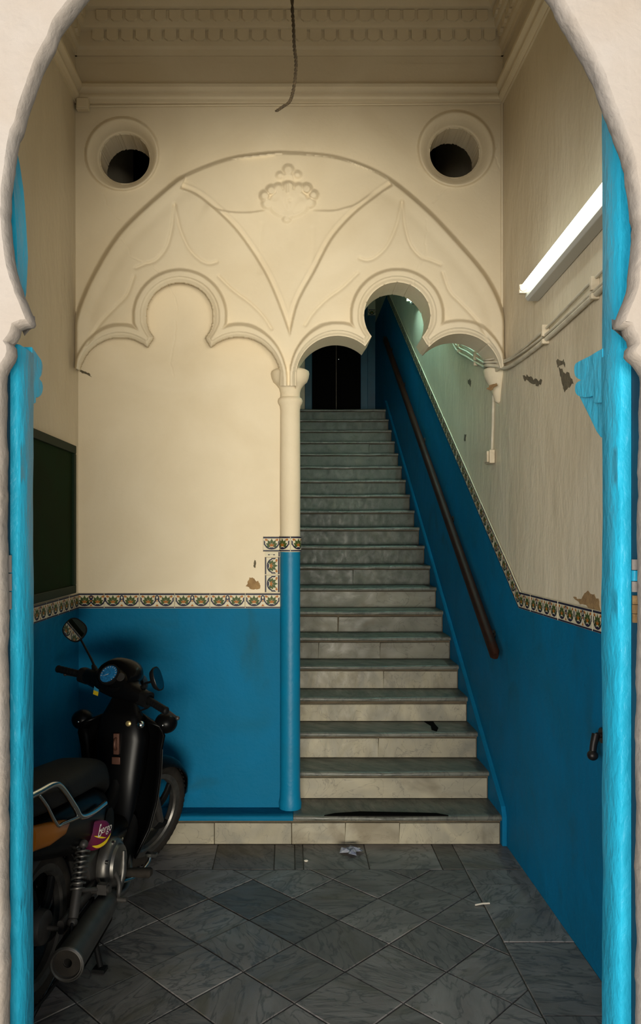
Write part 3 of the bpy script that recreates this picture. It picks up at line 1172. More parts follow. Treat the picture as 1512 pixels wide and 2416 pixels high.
# handrail
hr = thing('handrail', 'dark brown wooden handrail climbing the blue right wall beside the steps', 'handrail', (1.16, 4.46, 1.05))
mb = MB()
a, b = Vector((1.155, 4.43, 1.06)), Vector((1.155, 9.55, 1.06 + 5.12 * .597))
dr = (b - a).normalized(); up = Vector((0, -dr.z, dr.y))
secs = []
for t in (0, .004, .02, .98, .996, 1):
    sc_ = .6 if t in (0, 1) else 1
    secs.append((a + (b - a) * t, (1, 0, 0), up, .026 * sc_, .034 * sc_, 3.2))
mb.loft(secs, 16)
mb.build('rail', M['wood'], hr, smooth=40)
for t in (.05, .28, .52, .76, .96):
    p = a + (b - a) * t
    MB().tube([p - up * .03, p - up * .055 + Vector((.02, 0, 0)), Vector((XR - .004, p.y, p.z - .06))], .009, 8, smooth=4).lathe([(.0, 0), (.026, 0), (.026, .006), (0, .006)], (XR - .0105, p.y, p.z - .06), (1, 0, 0), 12).build('bracket', M['iron'], hr, smooth=40)

# ------------------------------------------------------------------ column
CX, CD, CR = .006, 4.575, .058
colm = thing('column', 'slender plaster column with blue painted foot and tile band carrying the twin arches', 'column', (CX, CD, RISE))
zb, zt = 1.642, 1.735
MB().lathe([(0, RISE), (CR + .006, RISE), (CR + .008, RISE + .03), (CR + .002, RISE + .06), (CR, RISE + .12), (CR, zb), (0, zb)], (CX, CD, 0), seg=36).build('lower_shaft', M['column_blue'], colm, smooth=40)
MB().lathe([(0, zt), (CR, zt), (CR + .001, 2.0), (CR - .001, 2.46), (CR + .003, 2.485), (CR + .012, 2.50), (CR + .014, 2.512), (CR + .010, 2.525), (CR, 2.532), (CR - .001, 2.545)], (CX, CD, 0), seg=36).build('upper_shaft', M['plaster'], colm, smooth=50)
MB().lathe([(CR - .001, 2.535), (CR - .001, 2.56), (CR + .006, 2.585), (CR + .022, 2.605), (CR + .040, 2.622), (CR + .049, 2.645), (CR + .053, 2.668), (CR + .050, 2.682), (CR + .036, 2.690), (.03, 2.694), (0, 2.694)], (CX, CD, 0), seg=36).build('capital', M['plaster'], colm, smooth=60)


def bend_tile(me, a_mid, name):
    m2 = me.copy()
    L = TL
    for vtx in m2.vertices:
        x, y, z_ = vtx.co
        ang = a_mid + (x - L / 2) / (CR + .004)
        r = CR + z_ * .7 + .0005
        vtx.co = (CX + r * math.sin(ang), CD - r * math.cos(ang), zb + .0015 + y)
    o = link(name, m2, colm)
    return o
def fine(me):
    bm = bmesh.new(); bm.from_mesh(me)
    for xx in np.arange(.01, TL, .014):
        bmesh.ops.bisect_plane(bm, geom=bm.verts[:] + bm.edges[:] + bm.faces[:], plane_co=(float(xx), 0, 0), plane_no=(1, 0, 0))
    m2 = me.copy(); bm.to_mesh(m2); bm.free()
    return m2
TMF = fine(TM2)
stepa = TL / (CR + .004)
for k in (-1, 0):
    bend_tile(TMF, .02 + stepa * (k + .5) - .0, 'tile')
MB().lathe([(CR - .004, zb), (CR, zb), (CR, zt), (CR - .004, zt)], (CX, CD, 0), seg=36).build('tile_bed', M['t_white'], colm, smooth=40)

# impost above the capital, where both arches come down
mb = MB()
mb.loft([((CX, 4.555, 2.690), (1, 0, 0), (0, 1, 0), .050, .075, 6), ((CX, 4.555, 2.74), (1, 0, 0), (0, 1, 0), .046, .075, 6)], 24)
mb.build('impost', M['plaster'], wall_back, smooth=30)

# right-hand half capital on the wall
mb = MB()
mb.lathe([(0, 2.50), (.022, 2.515), (.035, 2.56), (.058, 2.61), (.080, 2.655), (.088, 2.690), (.084, 2.702), (0, 2.706)], (XR - .002, 4.60, 0), seg=28)
cb = thing('corbel', 'broken plaster half capital under the right end of the open arch', 'corbel', (XR, 4.60, 2.5))
mb.build('capital_stone', M['plaster'], cb, smooth=60)
# bare patches where the plaster has fallen
def blob(name, c, u, v, pts, m, parent, th=.0016, seed=1):
    r = random.Random(seed)
    u, v = Vector(u), Vector(v)
    n = u.cross(v)
    ring = []
    L = len(pts)
    for i in range(L):
        a, b = Vector(pts[i]), Vector(pts[(i + 1) % L])
        for k in range(4):
            p = a.lerp(b, k / 4)
            e = (b - a).length * .10
            ring.append((p[0] + r.uniform(-e, e), p[1] + r.uniform(-e, e)))
    P = [Vector(c) + u * x + v * y for x, y in ring]
    return MB().prism(P, n * th).build(name, m, parent)


def px_blob(px, plane, m, parent, seed=1, name='bare_patch'):
    P = [plane(x, y) for x, y in px]
    c = sum(P, Vector()) / len(P)
    if abs(P[0].x - XR) < .03:
        u, v = Vector((0, -1, 0)), Vector((0, 0, 1))
    else:
        u, v = Vector((1, 0, 0)), Vector((0, 0, 1))
    return blob(name, c, u, v, [((p - c).dot(u), (p - c).dot(v)) for p in P], m, parent, seed=seed)


back = lambda x, y: at(x, y, DB)
rw = lambda x, y: on_wall(x, y, XR)
px_blob([(589, 1363), (598, 1363), (604, 1372), (610, 1370), (615, 1382), (612, 1390), (592, 1391), (581, 1382)], back, M['bare'], wall_back, 1)
px_blob([(170, 865), (190, 871), (206, 878), (217, 889), (203, 883), (186, 875), (171, 870)], back, M['bare_grey'], wall_back, 21)
px_blob([(601, 1318), (604, 1328), (602, 1340), (598, 1337)], back, M['bare_grey'], wall_back, 2)
px_blob([(1234, 886), (1248, 886), (1262, 897), (1279, 895), (1276, 911), (1262, 906), (1246, 901), (1236, 897)], rw, M['bare_grey'], wall_right, 3)
px_blob([(1318, 862), (1328, 876), (1342, 882), (1352, 903), (1340, 915), (1332, 925), (1327, 905), (1322, 885)], rw, M['bare_grey'], wall_right, 4)
px_blob([(1313, 850), (1330, 848), (1334, 862), (1316, 866)], rw, M['bare_grey'], wall_right, 9)
px_blob([(1352, 1410), (1366, 1414), (1384, 1396), (1400, 1400), (1414, 1420), (1414, 1436), (1376, 1428)], rw, M['bare'], wall_right, 5)
px_blob([(1339, 1775), (1344, 1790), (1341, 1800), (1335, 1786)], rw, M['t_white'], wall_right, 6)
px_blob([(1341, 1846), (1346, 1852), (1344, 1860), (1339, 1852)], rw, M['t_white'], wall_right, 7)
px_blob([(1360, 2228), (1370, 2232), (1366, 2240), (1359, 2236)], rw, M['t_white'], wall_right, 8)
px_blob([(1338, 2186), (1346, 2200), (1346, 2212), (1340, 2200)], rw, M['t_white'], wall_right, 12)
px_blob([(1104, 895), (1112, 897), (1110, 912), (1104, 905)], rw, M['bare_grey'], wall_right, 10)
px_blob([(1096, 1025), (1100, 1026), (1098, 1042), (1095, 1038)], rw, M['bare_grey'], wall_right, 11)
p = at(1174, 911, 4.52)
o = blob('bare_patch', Vector((XR - .055, 4.528, 2.588)), (.86, -.5, 0.0), (.1, .17, .98), [(-.035, -.012), (-.012, .012), (.02, .018), (.028, .004), (.008, -.008), (-.01, -.024)], M['bare'], cb, .003, 3)

# ------------------------------------------------------------------ far door at the top of the stairs
d2 = thing('door_2', 'nearly black double door at the head of the stairs in a blue frame', 'door', (.65, DEND, RISE * NST))
d2['kind'] = 'structure'
zl = RISE * NST
fx0, fx1 = (736 - VX) * DEND / F, (850 - VX) * DEND / F
for x0, x1 in ((fx0 - .10, fx0), (fx1, fx1 + .10)):
    MB().box((x0, DEND - .05, zl), (x1, DEND, zl + 2.5)).build('jamb', M['dark_blue'], d2, bevel=.006)  # jambs and lintel: blue darkened to imitate the dimness at the stair head
MB().box((fx0 - .1, DEND - .05, zl + 2.5), (fx1 + .1, DEND, zl + 2.6)).build('lintel', M['dark_blue'], d2, bevel=.006)
mid = (fx0 + fx1) / 2
for x0, x1 in ((fx0, mid - .002), (mid + .002, fx1)):
    mb = MB().box((x0, DEND - .03, zl), (x1, DEND - .002, zl + 2.5))
    for z0 in (.2, 1.25):
        mb.box((x0 + .06, DEND - .042, zl + z0), (x1 - .06, DEND - .03, zl + z0 + .9))
    mb.build('door_leaf', M['dark_hole'], d2, bevel=.006)
MB().ball((mid + .03, DEND - .06, zl + .92), .02).tube([(mid + .03, DEND - .03, zl + .92), (mid + .03, DEND - .06, zl + .92)], .009, 8).build('knob', M['chrome'], d2, smooth=60)
MB().box((fx1 + .1, DEND - .012, zl), (XR, DEND, zl + 1.55)).build('dado', M['dark_blue'], bpy.data.objects['wall_far'])
place_tile(TM1, (fx1 + .11, DEND - .004, zl + 1.55), (1, 0, 0), (0, 0, 1), bpy.data.objects['wall_far'])
place_tile(TM1, (fx1 + .11 + TL / 2, DEND - .004, zl + 1.55), (1, 0, 0), (0, 0, 1), bpy.data.objects['wall_far'])


# ------------------------------------------------------------------ lamps, cables, boxes
def lamp(name, label, y0, y1, z0, z1, m, wx=XR, out=.085):
    t = thing(name, label, 'lamp', (wx, (y0 + y1) / 2, (z0 + z1) / 2))
    a, b = Vector((wx - out, y0, z0)), Vector((wx - out, y1, z1))
    dz = (z1 - z0) / (y1 - y0)
    n = [(wx - .002, -.055), (wx - .055, -.055), (wx - .066, -.04), (wx - .066, .02), (wx - .055, .032), (wx - .002, .032)]
    mb = MB()
    mb.prism([(x, y0 - .0, z0 + q) for x, q in n], (0, y1 - y0, z1 - z0))
    mb.build('housing', M['white_metal'], t, bevel=.003)
    e = (b - a).normalized()
    MB().tube([a + e * .03, b - e * .03], .0135, 14).build('tube', m, t, smooth=40)
    for p in (a + e * .012, b - e * .012):
        MB().box((p.x - .017, p.y - .012, p.z - .022), (wx - .06, p.y + .012, p.z + .022)).lathe([(0, -.016), (.0155, -.016), (.0155, .016), (0, .016)], p, e, 14).build('end_socket', M['cream_plastic'], t, bevel=.003)
    return t


lamp('fluorescent_lamp', 'lit white fluorescent tube lamp on the right wall of the hall', 2.66, 3.87, 3.005, 2.935, M['tube'])
lamp('fluorescent_lamp', 'lit greenish tube lamp high on the stairwell wall, its end glimpsed through the arch', 5.0, 7.56, 3.70, 3.995, M['tube2'])

# conduit and cables along the right wall
pipe = [(1.205, 2.5, 2.70), (1.205, 3.05, 2.685), (1.205, 3.72, 2.655), (1.205, 4.33, 2.66), (1.17, 4.47, 2.695), (1.135, 4.55, 2.715), (1.165, 4.70, 2.735), (1.205, 4.85, 2.765), (1.205, 5.3, 2.925), (1.205, 5.8, 3.14), (1.205, 6.44, 3.72)]
tag(MB().tube([Vector(p) + Vector((0, 0, .0)) for p in pipe], .011, 8, smooth=5).build('conduit', M['cable'], smooth=60), 'thick pale painted conduit, lowest of the lines crossing the right wall', 'cable')
c2 = [(p[0], p[1], p[2] + .055 + .012 * math.sin(i * 1.7)) for i, p in enumerate(pipe)]
c2[4] = (1.165, 4.47, 2.735); c2[5] = (1.13, 4.55, 2.745)
tag(MB().tube(c2, .0065, 7, smooth=5).build('electric_cable', M['cable'], smooth=60), 'pale electric cable on the right wall, topmost and sagging above the conduit', 'cable')
c3 = [(p[0] - .004, p[1], p[2] + .026 - .010 * math.sin(i * 1.3)) for i, p in enumerate(pipe)]
c3[4] = (1.160, 4.465, 2.715); c3[5] = (1.122, 4.545, 2.73)
tag(MB().tube(c3, .0065, 7, smooth=5).build('electric_cable', M['cable'], smooth=60), 'thin pale cable on the right wall between conduit and topmost cable', 'cable')
for i, (y, zz_) in enumerate(((3.12, 2.70), (3.72, 2.67), (5.1, 2.865), (5.6, 3.065))):
    MB().box((1.186, y - .012, zz_ - .035), (XR, y + .012, zz_ - .012)).box((1.186, y - .010, zz_ + .0), (XR, y + .010, zz_ + .055)).build('cable_clip', M['cream_plastic'], wall_right, bevel=.003)
# cable end under the lamp
tag(MB().tube([(1.212, 2.98, 2.93), (1.211, 2.985, 2.86), (1.209, 2.98, 2.80), (1.211, 2.985, 2.74)], .006, 7, smooth=5).build('electric_cable', M['cable'], smooth=60), 'short pale cable dropping from under the lit wall lamp to the conduit', 'cable')
# trunking down to a socket box
tr = MB().tube([(1.213, 4.70, 2.57), (1.213, 4.715, 2.40), (1.213, 4.735, 2.25)], .009, 8)
tag(tr.build('cable_duct', M['cable'], smooth=60), 'narrow cream cable duct dropping from the right half capital to a small box', 'cable')
jb = thing('junction_box', 'small cream electric box on the right wall below the half capital', 'electric box', (XR, 4.76, 2.165))
MB().box((XR - .035, 4.68, 2.165), (XR - .003, 4.80, 2.245)).build('box_body', M['cream_plastic'], jb, bevel=.004)
MB().box((XR - .048, 4.695, 2.172), (XR - .035, 4.765, 2.238)).build('cover', M['cream_plastic'], jb, bevel=.003)
jb2 = thing('junction_box', 'small cream junction box in the upper left corner beneath the moulding', 'electric box', (-1.15, DS, 4.155))
MB().box((-1.205, DS - .045, 4.150), (-1.135, DS - .003, 4.212)).build('box_body', M['plaster'], jb2, bevel=.004)
MB().box((-1.200, DS - .052, 4.155), (-1.140, DS - .045, 4.207)).build('cover', M['plaster'], jb2, bevel=.003)
tag(MB().tube([(-1.135, DS - .012, 4.180), (-.4, DS - .012, 4.186), (.4, DS - .012, 4.190), (1.2, DS - .012, 4.197)], .006, 7, smooth=4).build('electric_cable', M['plaster'], smooth=60), 'cream painted cable running level under the moulding of the arched wall', 'cable')

# rope hanging from the ceiling
RD = 3.3
path = catmull([(at(690, -440, RD)), at(688, -200, RD), at(689, 0, RD), at(692, 60, RD), at(694, 110, RD), at(698, 145, RD), at(696, 185, RD), at(690, 220, RD), at(682, 241, RD), at(668, 251, RD), at(652, 262, RD)], 14)
path[0].z = ZC
mb = MB()
for ph in (0, math.pi):
    pp = []
    for i, p in enumerate(path):
        a = i * .9 + ph
        pp.append(p + Vector((math.cos(a) * .0036, math.sin(a) * .0036, 0)))
    mb.tube(pp, .0042, 6)
tag(mb.build('rope', M['rope'], smooth=60), 'frayed brown rope hanging down from the ceiling', 'rope')

# notice board on the left wall
nb = thing('notice_board', 'dark green notice board in a green frame on the left wall above the tile frieze', 'board', (XL, 3.9, 1.42))
y0, y1, z0, z1 = 3.30, 4.41, 1.416, 2.235
MB().box((XL + .004, y0 + .03, z0 + .03), (XL + .022, y1 - .03, z1 - .03)).build('panel', M['board_green'], nb)
for lo, hi in (((y0, z0), (y1, z0 + .045)), ((y0, z1 - .045), (y1, z1)), ((y0, z0 + .045), (y0 + .045, z1 - .045)), ((y1 - .045, z0 + .045), (y1, z1 - .045))):
    MB().box((XL + .002, lo[0], lo[1]), (XL + .036, hi[0], hi[1])).build('frame_rail', M['board_frame'], nb, bevel=.004)

# dark lever handle low on the right wall
lv = thing('lever_handle', 'dark iron lever handle with round end low on the blue right wall', 'handle', (XR, 3.12, .90))
a = on_wall(1409, 1735, 1.19)
MB().lathe([(0, 0), (.030, 0), (.030, .008), (.022, .012), (0, .012)], (XR - .016, a.y, a.z), (1, 0, 0), 16).tube([(XR - .006, a.y, a.z), (1.185, a.y, a.z)], .011, 10).build('rose', M['iron'], lv, smooth=40)
b = on_wall(1398, 1782, 1.165)
MB().tube([(1.185, a.y, a.z + .005), Vector((1.172, (a.y + b.y) / 2, (a.z + b.z) / 2)), b], [.016, .014, .013], 12, smooth=4).ball(b, (.021, .022, .020)).build('lever', M['iron'], lv, smooth=60)

# litter
p = floor_px(830, 2012, .004)
mb = MB()
r = random.Random(5)
for q in range(5):
    c = p + Vector((r.uniform(-.03, .03), r.uniform(-.03, .03), .004))
    a = r.uniform(0, 3)
    dx, dy = Vector((math.cos(a), math.sin(a), 0)) * .035, Vector((-math.sin(a), math.cos(a), 0)) * .022
    vs = [c - dx - dy, c + dx - dy + Vector((0, 0, .016)), c + dx + dy, c - dx + dy + Vector((0, 0, .012)), c + Vector((0, 0, .020))]
    mb.add(vs, [(0, 1, 4), (1, 2, 4), (2, 3, 4), (3, 0, 4)])
tag(mb.build('crumpled_wrapper', M['paper']), 'crumpled grey blue wrapper on the floor at the foot of the steps', 'litter')
a, b = floor_px(1121, 2135, .006), floor_px(1155, 2131, .006)
tag(MB().tube([a, a.lerp(b, .5) + Vector((0, .003, .001)), b], .004, 6).build('paper_straw', M['matchstick']), 'short pale straw lying on the floor tiles near the right border', 'litter')
p = floor_px(722, 2032, .003)
tag(MB().ball(p + Vector((0, 0, .003)), (.012, .008, .006), seg=8, ring=5).build('cigarette_butt', M['matchstick']), 'tiny pale scrap on the border tile by the steps', 'litter')

# ------------------------------------------------------------------ street front: horseshoe arch of white plaster
DA = 1.90
Lp = [(20, 3500), (20, 2416), (21, 2200), (18, 2000), (20, 1800), (17, 1500), (14, 1300), (15, 1180), (13, 1040), (12, 905), (14, 886), (22, 870), (34, 852), (39, 838), (37, 820), (30, 812), (37, 806), (45, 793), (47, 778), (60, 774), (77, 772), (82, 764),
      (79, 754), (62, 712), (45, 665), (35, 622), (27, 570), (23, 515), (25, 460), (30, 420), (38, 360), (43, 327), (54, 310), (66, 262), (85, 205), (108, 150), (130, 108), (145, 72), (165, 45), (197, 0), (250, -70), (330, -150), (420, -215), (520, -265), (640, -300), (750, -312)]
Rp = [(1505, 3500), (1505, 2416), (1506, 2250), (1503, 2050), (1505, 1900), (1503, 1700), (1508, 1500), (1509, 1200), (1512, 1000), (1514, 900), (1512, 887), (1505, 876), (1495, 861), (1483, 851), (1477, 839), (1479, 824), (1487, 815), (1482, 803), (1474, 793), (1470, 779), (1452, 776), (1450, 767), (1459, 738),
      (1474, 711), (1482, 686), (1488, 625), (1492, 579), (1498, 530), (1490, 512), (1486, 472), (1482, 441), (1474, 398), (1462, 350), (1440, 295), (1425, 248), (1400, 185), (1372, 130), (1345, 85), (1320, 40), (1300, 0), (1250, -70), (1170, -150), (1080, -215), (980, -265), (860, -300), (750, -312)]


def facade_side(px, side):
    pts = []
    for (x0, y0), (x1, y1) in zip(px[:-1], px[1:]):
        n = max(1, int(math.hypot(x1 - x0, y1 - y0) / 14))
        for k in range(n):
            t = k / n
            pts.append((x0 + (x1 - x0) * t, y0 + (y1 - y0) * t))
    pts.append(px[-1])
    W = [at(x, y, DA) for x, y in pts]
    rr = random.Random(side + 5)
    W2 = []
    for i, p in enumerate(W):
        j = noise.noise(Vector((p.x * 14, p.z * 14, side))) * .004 + noise.noise(Vector((p.x * 50, p.z * 50, side))) * .0022
        W2.append(p + Vector((j, 0, j * .4)))
    W = W2
    W[0].z = -.05
    W[-1].x = at(750, 0, DA).x
    n = len(W)
    # outward (into the masonry) normals
    nor = []
    for i in range(n):
        t = (W[min(i + 1, n - 1)] - W[max(i - 1, 0)]).normalized()
        q = Vector((-t.z, 0, t.x)) if side < 0 else Vector((t.z, 0, -t.x))
        nor.append(q)
    rings = []
    for off, y in ((.055, 1.99), (.030, 1.96), (.010, 1.935), (.001, 1.915), (0, 1.90), (.001, 1.888), (.003, 1.878), (.007, 1.870), (.011, 1.866)):
        rings.append([Vector((p.x + q.x * off, y, p.z + q.z * off)) for p, q in zip(W, nor)])
    vs, fs = [], []
    for r in rings:
        vs += r
    for k in range(len(rings) - 1):
        for i in range(n - 1):
            fs.append((k * n + i, k * n + i + 1, (k + 1) * n + i + 1, (k + 1) * n + i))
    # front face: the flat polygon between the arch edge and the far end of the wall
    base = (len(rings) - 1) * n
    xo = 7.0 * side
    mb = MB().add(vs, fs)
    R = rings[-1]
    outl = R + [Vector((R[-1].x, 1.866, 9)), Vector((xo, 1.866, 9)), Vector((xo, 1.866, R[0].z))]
    tri = tessellate_polygon([[Vector((p.x, p.z, 0)) for p in outl]])
    mb.add(outl, [list(t) for t in tri])
    return mb


def front_faces(px, side):
    return facade_side(px, side)


wall_front = struct(bpy.data.objects.new('wall_front', None))
COL.objects.link(wall_front)
fl = front_faces(Lp, -1)
fr = front_faces(Rp, 1)
o1 = fl.build('left_masonry', M['facade'], wall_front, smooth=50)
o2 = fr.build('right_masonry', M['facade'], wall_front, smooth=50)
for o in (o1, o2):                      # the flat street face stays flat
    for p in o.data.polygons:
        if abs(p.center.y - 1.866) < 1e-4:
            p.use_smooth = False
# inner leaf of the front wall, closing the hall around the frame
mb = MB()
mb.box((XL - .2, 1.995, -.01), (-.78, 2.20, ZC)).box((.93, 1.995, -.01), (XR + .2, 2.20, ZC)).box((-.78, 1.995, 3.50), (.93, 2.20, ZC))
mb.build('inner_masonry', M['side_plaster'], wall_front)

# ------------------------------------------------------------------ blue timber door frame
door = thing('door_1', 'thickly painted bright blue timber frame lining the street doorway', 'door frame', (0.08, 2.05, 0))
door['kind'] = 'structure'
DF0, DF1 = 2.0, 2.117


def wavy_post(x_in, x_out, z0, z1, y0, y1, amp, seed, parent, m, name='jamb', lean=None):
    """a post with hand-worn, wavy inner arris"""
    n = max(6, int((z1 - z0) / .03))
    vs, fs = [], []
    s = 1 if x_out > x_in else -1
    for i in range(n + 1):
        z_ = z0 + (z1 - z0) * i / n
        j = amp * (noise.noise(Vector((seed, z_ * 3.0, 0))) + .5 * noise.noise(Vector((seed, z_ * 9, 4))))
        j2 = amp * .5 * noise.noise(Vector((seed + 9, z_ * 6, 2)))
        xi = x_in + (lean(z_) if lean else 0)
        pr_ = [(x_out, y0), (xi + s * .006, y0 + .0 + j2 * .3), (xi + s * .001 + j2, y0 + .006), (xi + j2 * .5, y0 + .05), (xi + j, y1 - .012), (xi + s * .006 + j, y1 - .002), (xi + s * .02, y1), (x_out, y1)]
        for x, y in pr_:
            vs.append((x, y, z_))
    q = 8
    for i in range(n):
        for k in range(q):
            k2 = (k + 1) % q
            fs.append((i * q + k, i * q + k2, (i + 1) * q + k2, (i + 1) * q + k))
    fs.append(list(range(q))); fs.append([n * q + k for k in range(q)])
    return MB().add(vs, fs).build(name, m, parent, smooth=40)


xr_in = (1459 - VX) * DF0 / F
xl_in = (47 - VX) * DF0 / F
xlo, xro = (24 - VX) * DF0 / F, (1489 - VX) * DF0 / F
zr_top = at(0, 822, DF0).z
zl_top = at(0, 812, DF0).z
wavy_post(xr_in, xro, 0, zr_top, DF0, DF1, .0045, 3, door, M['frame_blue'])
wavy_post(xl_in, xlo, 0, zl_top, DF0, DF1, .0030, 8, door, M['frame_blue'])
# upper frame: straight on the right, bowed like the arch on the left
wavy_post(xr_in + .002, xro + .10, zr_top, 3.2, DF0 + .006, DF1 + .004, .0015, 12, door, M['frame_blue'], 'upper_post')
ring = [(44, 802), (49, 770), (62, 690), (66, 610), (62, 530), (56, 450), (46, 384), (38, 345), (20, 280), (-20, 200)]
R = [at(x, y, DF1) for x, y in ring]
outp = [at(x - 110, y, DF1) for x, y in ring]
mb = MB()
vs, fs = [], []
for p, q in zip(R, outp):
    vs += [p, Vector((p.x - .006, DF0 + .05, p.z)), Vector((q.x, DF0 + .05, q.z)), q]
for i in range(len(R) - 1):
    for k in range(4):
        k2 = (k + 1) % 4
        fs.append((i * 4 + k, i * 4 + k2, (i + 1) * 4 + k2, (i + 1) * 4 + k))
fs += [[0, 1, 2, 3], [(len(R) - 1) * 4 + k for k in range(4)]]
MB().add(vs, fs).build('upper_post', M['frame_blue'], door, smooth=30)
# set-back strip of the rebate between masonry and frame
MB().box((xro + .001, DF0 - .004, 0), (xro + .16, DF0 + .03, 3.0)).build('rebate_board', M['dark_blue'], door)
MB().box((xlo - .16, DF0 - .004, 0), (xlo - .001, DF0 + .03, zl_top + .02)).build('rebate_board', M['dark_blue'], door)
# scalloped corbels
cr = [(1421, 822), (1408, 829), (1390, 840), (1364, 853), (1356, 860), (1354, 872), (1356, 886), (1362, 893), (1369, 897), (1362, 901), (1357, 908), (1356, 922), (1361, 932), (1372, 937), (1388, 937), (1398, 935), (1399, 950), (1421, 950)]
P = [on_wall(x, y, xr_in) for x, y in curve2(cr, 3)]
MB().prism(P, (.03, 0, 0)).build('corbel', M['frame_blue'], door, bevel=.004)
cl = [(76, 818), (80, 824), (90, 838), (98, 850), (101, 864), (99, 884), (94, 893), (100, 902), (102, 916), (98, 932), (90, 938), (85, 939), (85, 951), (76, 952)]
P = [on_wall(x, y, xl_in) for x, y in curve2(cl, 3)]
MB().prism(P, (-.03, 0, 0)).build('corbel', M['frame_blue'], door, bevel=.004)
P = [on_wall(x, y, xr_in + .012) for x, y in ((1362, 905), (1367, 938), (1392, 988), (1406, 1018), (1416, 1032), (1424, 1034), (1424, 905))]
MB().prism(P, (.03, 0, 0)).build('gusset', M['frame_blue'], door, bevel=.003)
# painted-over hinges in the rebates
def hinge(x, yt, yb, m1, m2, side, rusty):
    d = DF0 - .02
    r = .008
    for i in range(3):
        a, b = at(x, yt + (yb - yt) * (i / 3), d), at(x, yt + (yb - yt) * ((i + .94) / 3), d)
        MB().tube([b, a], r if i != 1 else r * 1.05, 10).build('hinge', [m1, m2, m1][i], door, smooth=40)
hinge(20, 1310, 1440, M['facade'], M['facade'], -1, 0)
hinge(1499, 1405, 1470, M['bare'], M['bare'], 1, 1)
hinge(1498, 1320, 1398, M['facade'], M['frame_blue'], 1, 0)

# ------------------------------------------------------------------ motorcycle
BASE = Vector((-.950, 2.95, 0))
ANG = math.radians(-9.5)
bike = thing('motorcycle', 'black step-through moped with chrome grab rail parked against the left blue wall', 'motorcycle', BASE, ANG)
BM = Matrix.LocRotScale(BASE, bike.rotation_euler, None)
BI = BM.inverted()


def part(name, mb, m, parent=None, smooth=50, bevel=0):
    return mb.build(name, m, parent or bike, smooth=smooth, bevel=bevel, local=True)


RW, RT = .278, .036
rake = math.radians(27)
AX = Vector((0, -math.sin(rake), math.cos(rake)))
AP = Vector((0, 1.19, .28))
STM = Matrix.Translation(AP) @ Matrix.Rotation(math.radians(-24), 4, AX) @ Matrix.Translation(-AP)


def wheel(c, T, tag_):
    c = Vector(c)
    ty = MB()
    prof = []
    for i in range(13):
        a = math.radians(-150 + 300 * i / 12)
        prof.append((RW - RT + RT * math.cos(a), RT * .95 * math.sin(a)))
    ty.lathe(prof, c, (1, 0, 0), 56)
    for k in range(56):          # tread lugs
        a = 2 * math.pi * k / 56
        d = Vector((0, math.cos(a), math.sin(a)))
        t = Vector((0, -math.sin(a), math.cos(a)))
        for s in (-1, 1):
            o_ = c + d * (RW - .001) + Vector((s * .012, 0, 0)) + t * (.006 * s)
            ty.add([o_ + t * .008 + Vector((-.008, 0, 0)), o_ + t * .008 + Vector((.008, 0, 0)), o_ - t * .008 + Vector((.008, 0, 0)), o_ - t * .008 + Vector((-.008, 0, 0)),
                    o_ + d * .003 + t * .006 + Vector((-.006, 0, 0)), o_ + d * .003 + t * .006 + Vector((.006, 0, 0)), o_ + d * .003 - t * .006 + Vector((.006, 0, 0)), o_ + d * .003 - t * .006 + Vector((-.006, 0, 0))],
                   [(4, 5, 6, 7), (0, 1, 5, 4), (1, 2, 6, 5), (2, 3, 7, 6), (3, 0, 4, 7)])
    ri = MB().lathe([(.195, -.022), (.216, -.026), (.226, -.028), (.226, -.022), (.205, -.014), (.205, .014), (.226, .022), (.226, .028), (.216, .026), (.195, .022), (.188, .012), (.188, -.012), (.195, -.022)], c, (1, 0, 0), 48)
    hub = MB().lathe([(0, -.055), (.035, -.055), (.060, -.045), (.065, -.02), (.065, .02), (.060, .045), (.035, .055), (0, .055)], c, (1, 0, 0), 24)
    hub.tube([c - Vector((.10, 0, 0)), c + Vector((.10, 0, 0))], .010, 10)
    sp = []
    for k in range(5):
        a0 = 2 * math.pi * k / 5 + .3
        pts = []
        for q in range(5):
            rr = .055 + (.192 - .055) * q / 4
            a = a0 + .45 * (q / 4) ** 1.3
            pts.append(c + Vector((0, math.cos(a) * rr, math.sin(a) * rr)))
        s = MB()
        secs = []
        for q, p in enumerate(pts):
            tn = (pts[min(q + 1, 4)] - pts[max(q - 1, 0)]).normalized()
            secs.append((p, (1, 0, 0), Vector((1, 0, 0)).cross(tn), .013, .020 - .006 * abs(q - 2) / 2 * -1 * -1 + .002, 3))
        s.loft(secs, 10)
        sp.append(s)
    w_ = part(tag_, ty.xf(T), M['rubber'], smooth=40)
    part('rim', ri.xf(T), M['alu'], w_, 30)
    part('hub', hub.xf(T), M['dull_steel'], w_, 40)
    for s in sp:
        part('spoke', s.xf(T), M['black_plastic'], w_, 40)
    return w_


I4 = Matrix.Identity(4)
wheel((0, 0, RW), I4, 'rear_wheel')
wheel((0, 1.22, RW), STM, 'front_wheel')

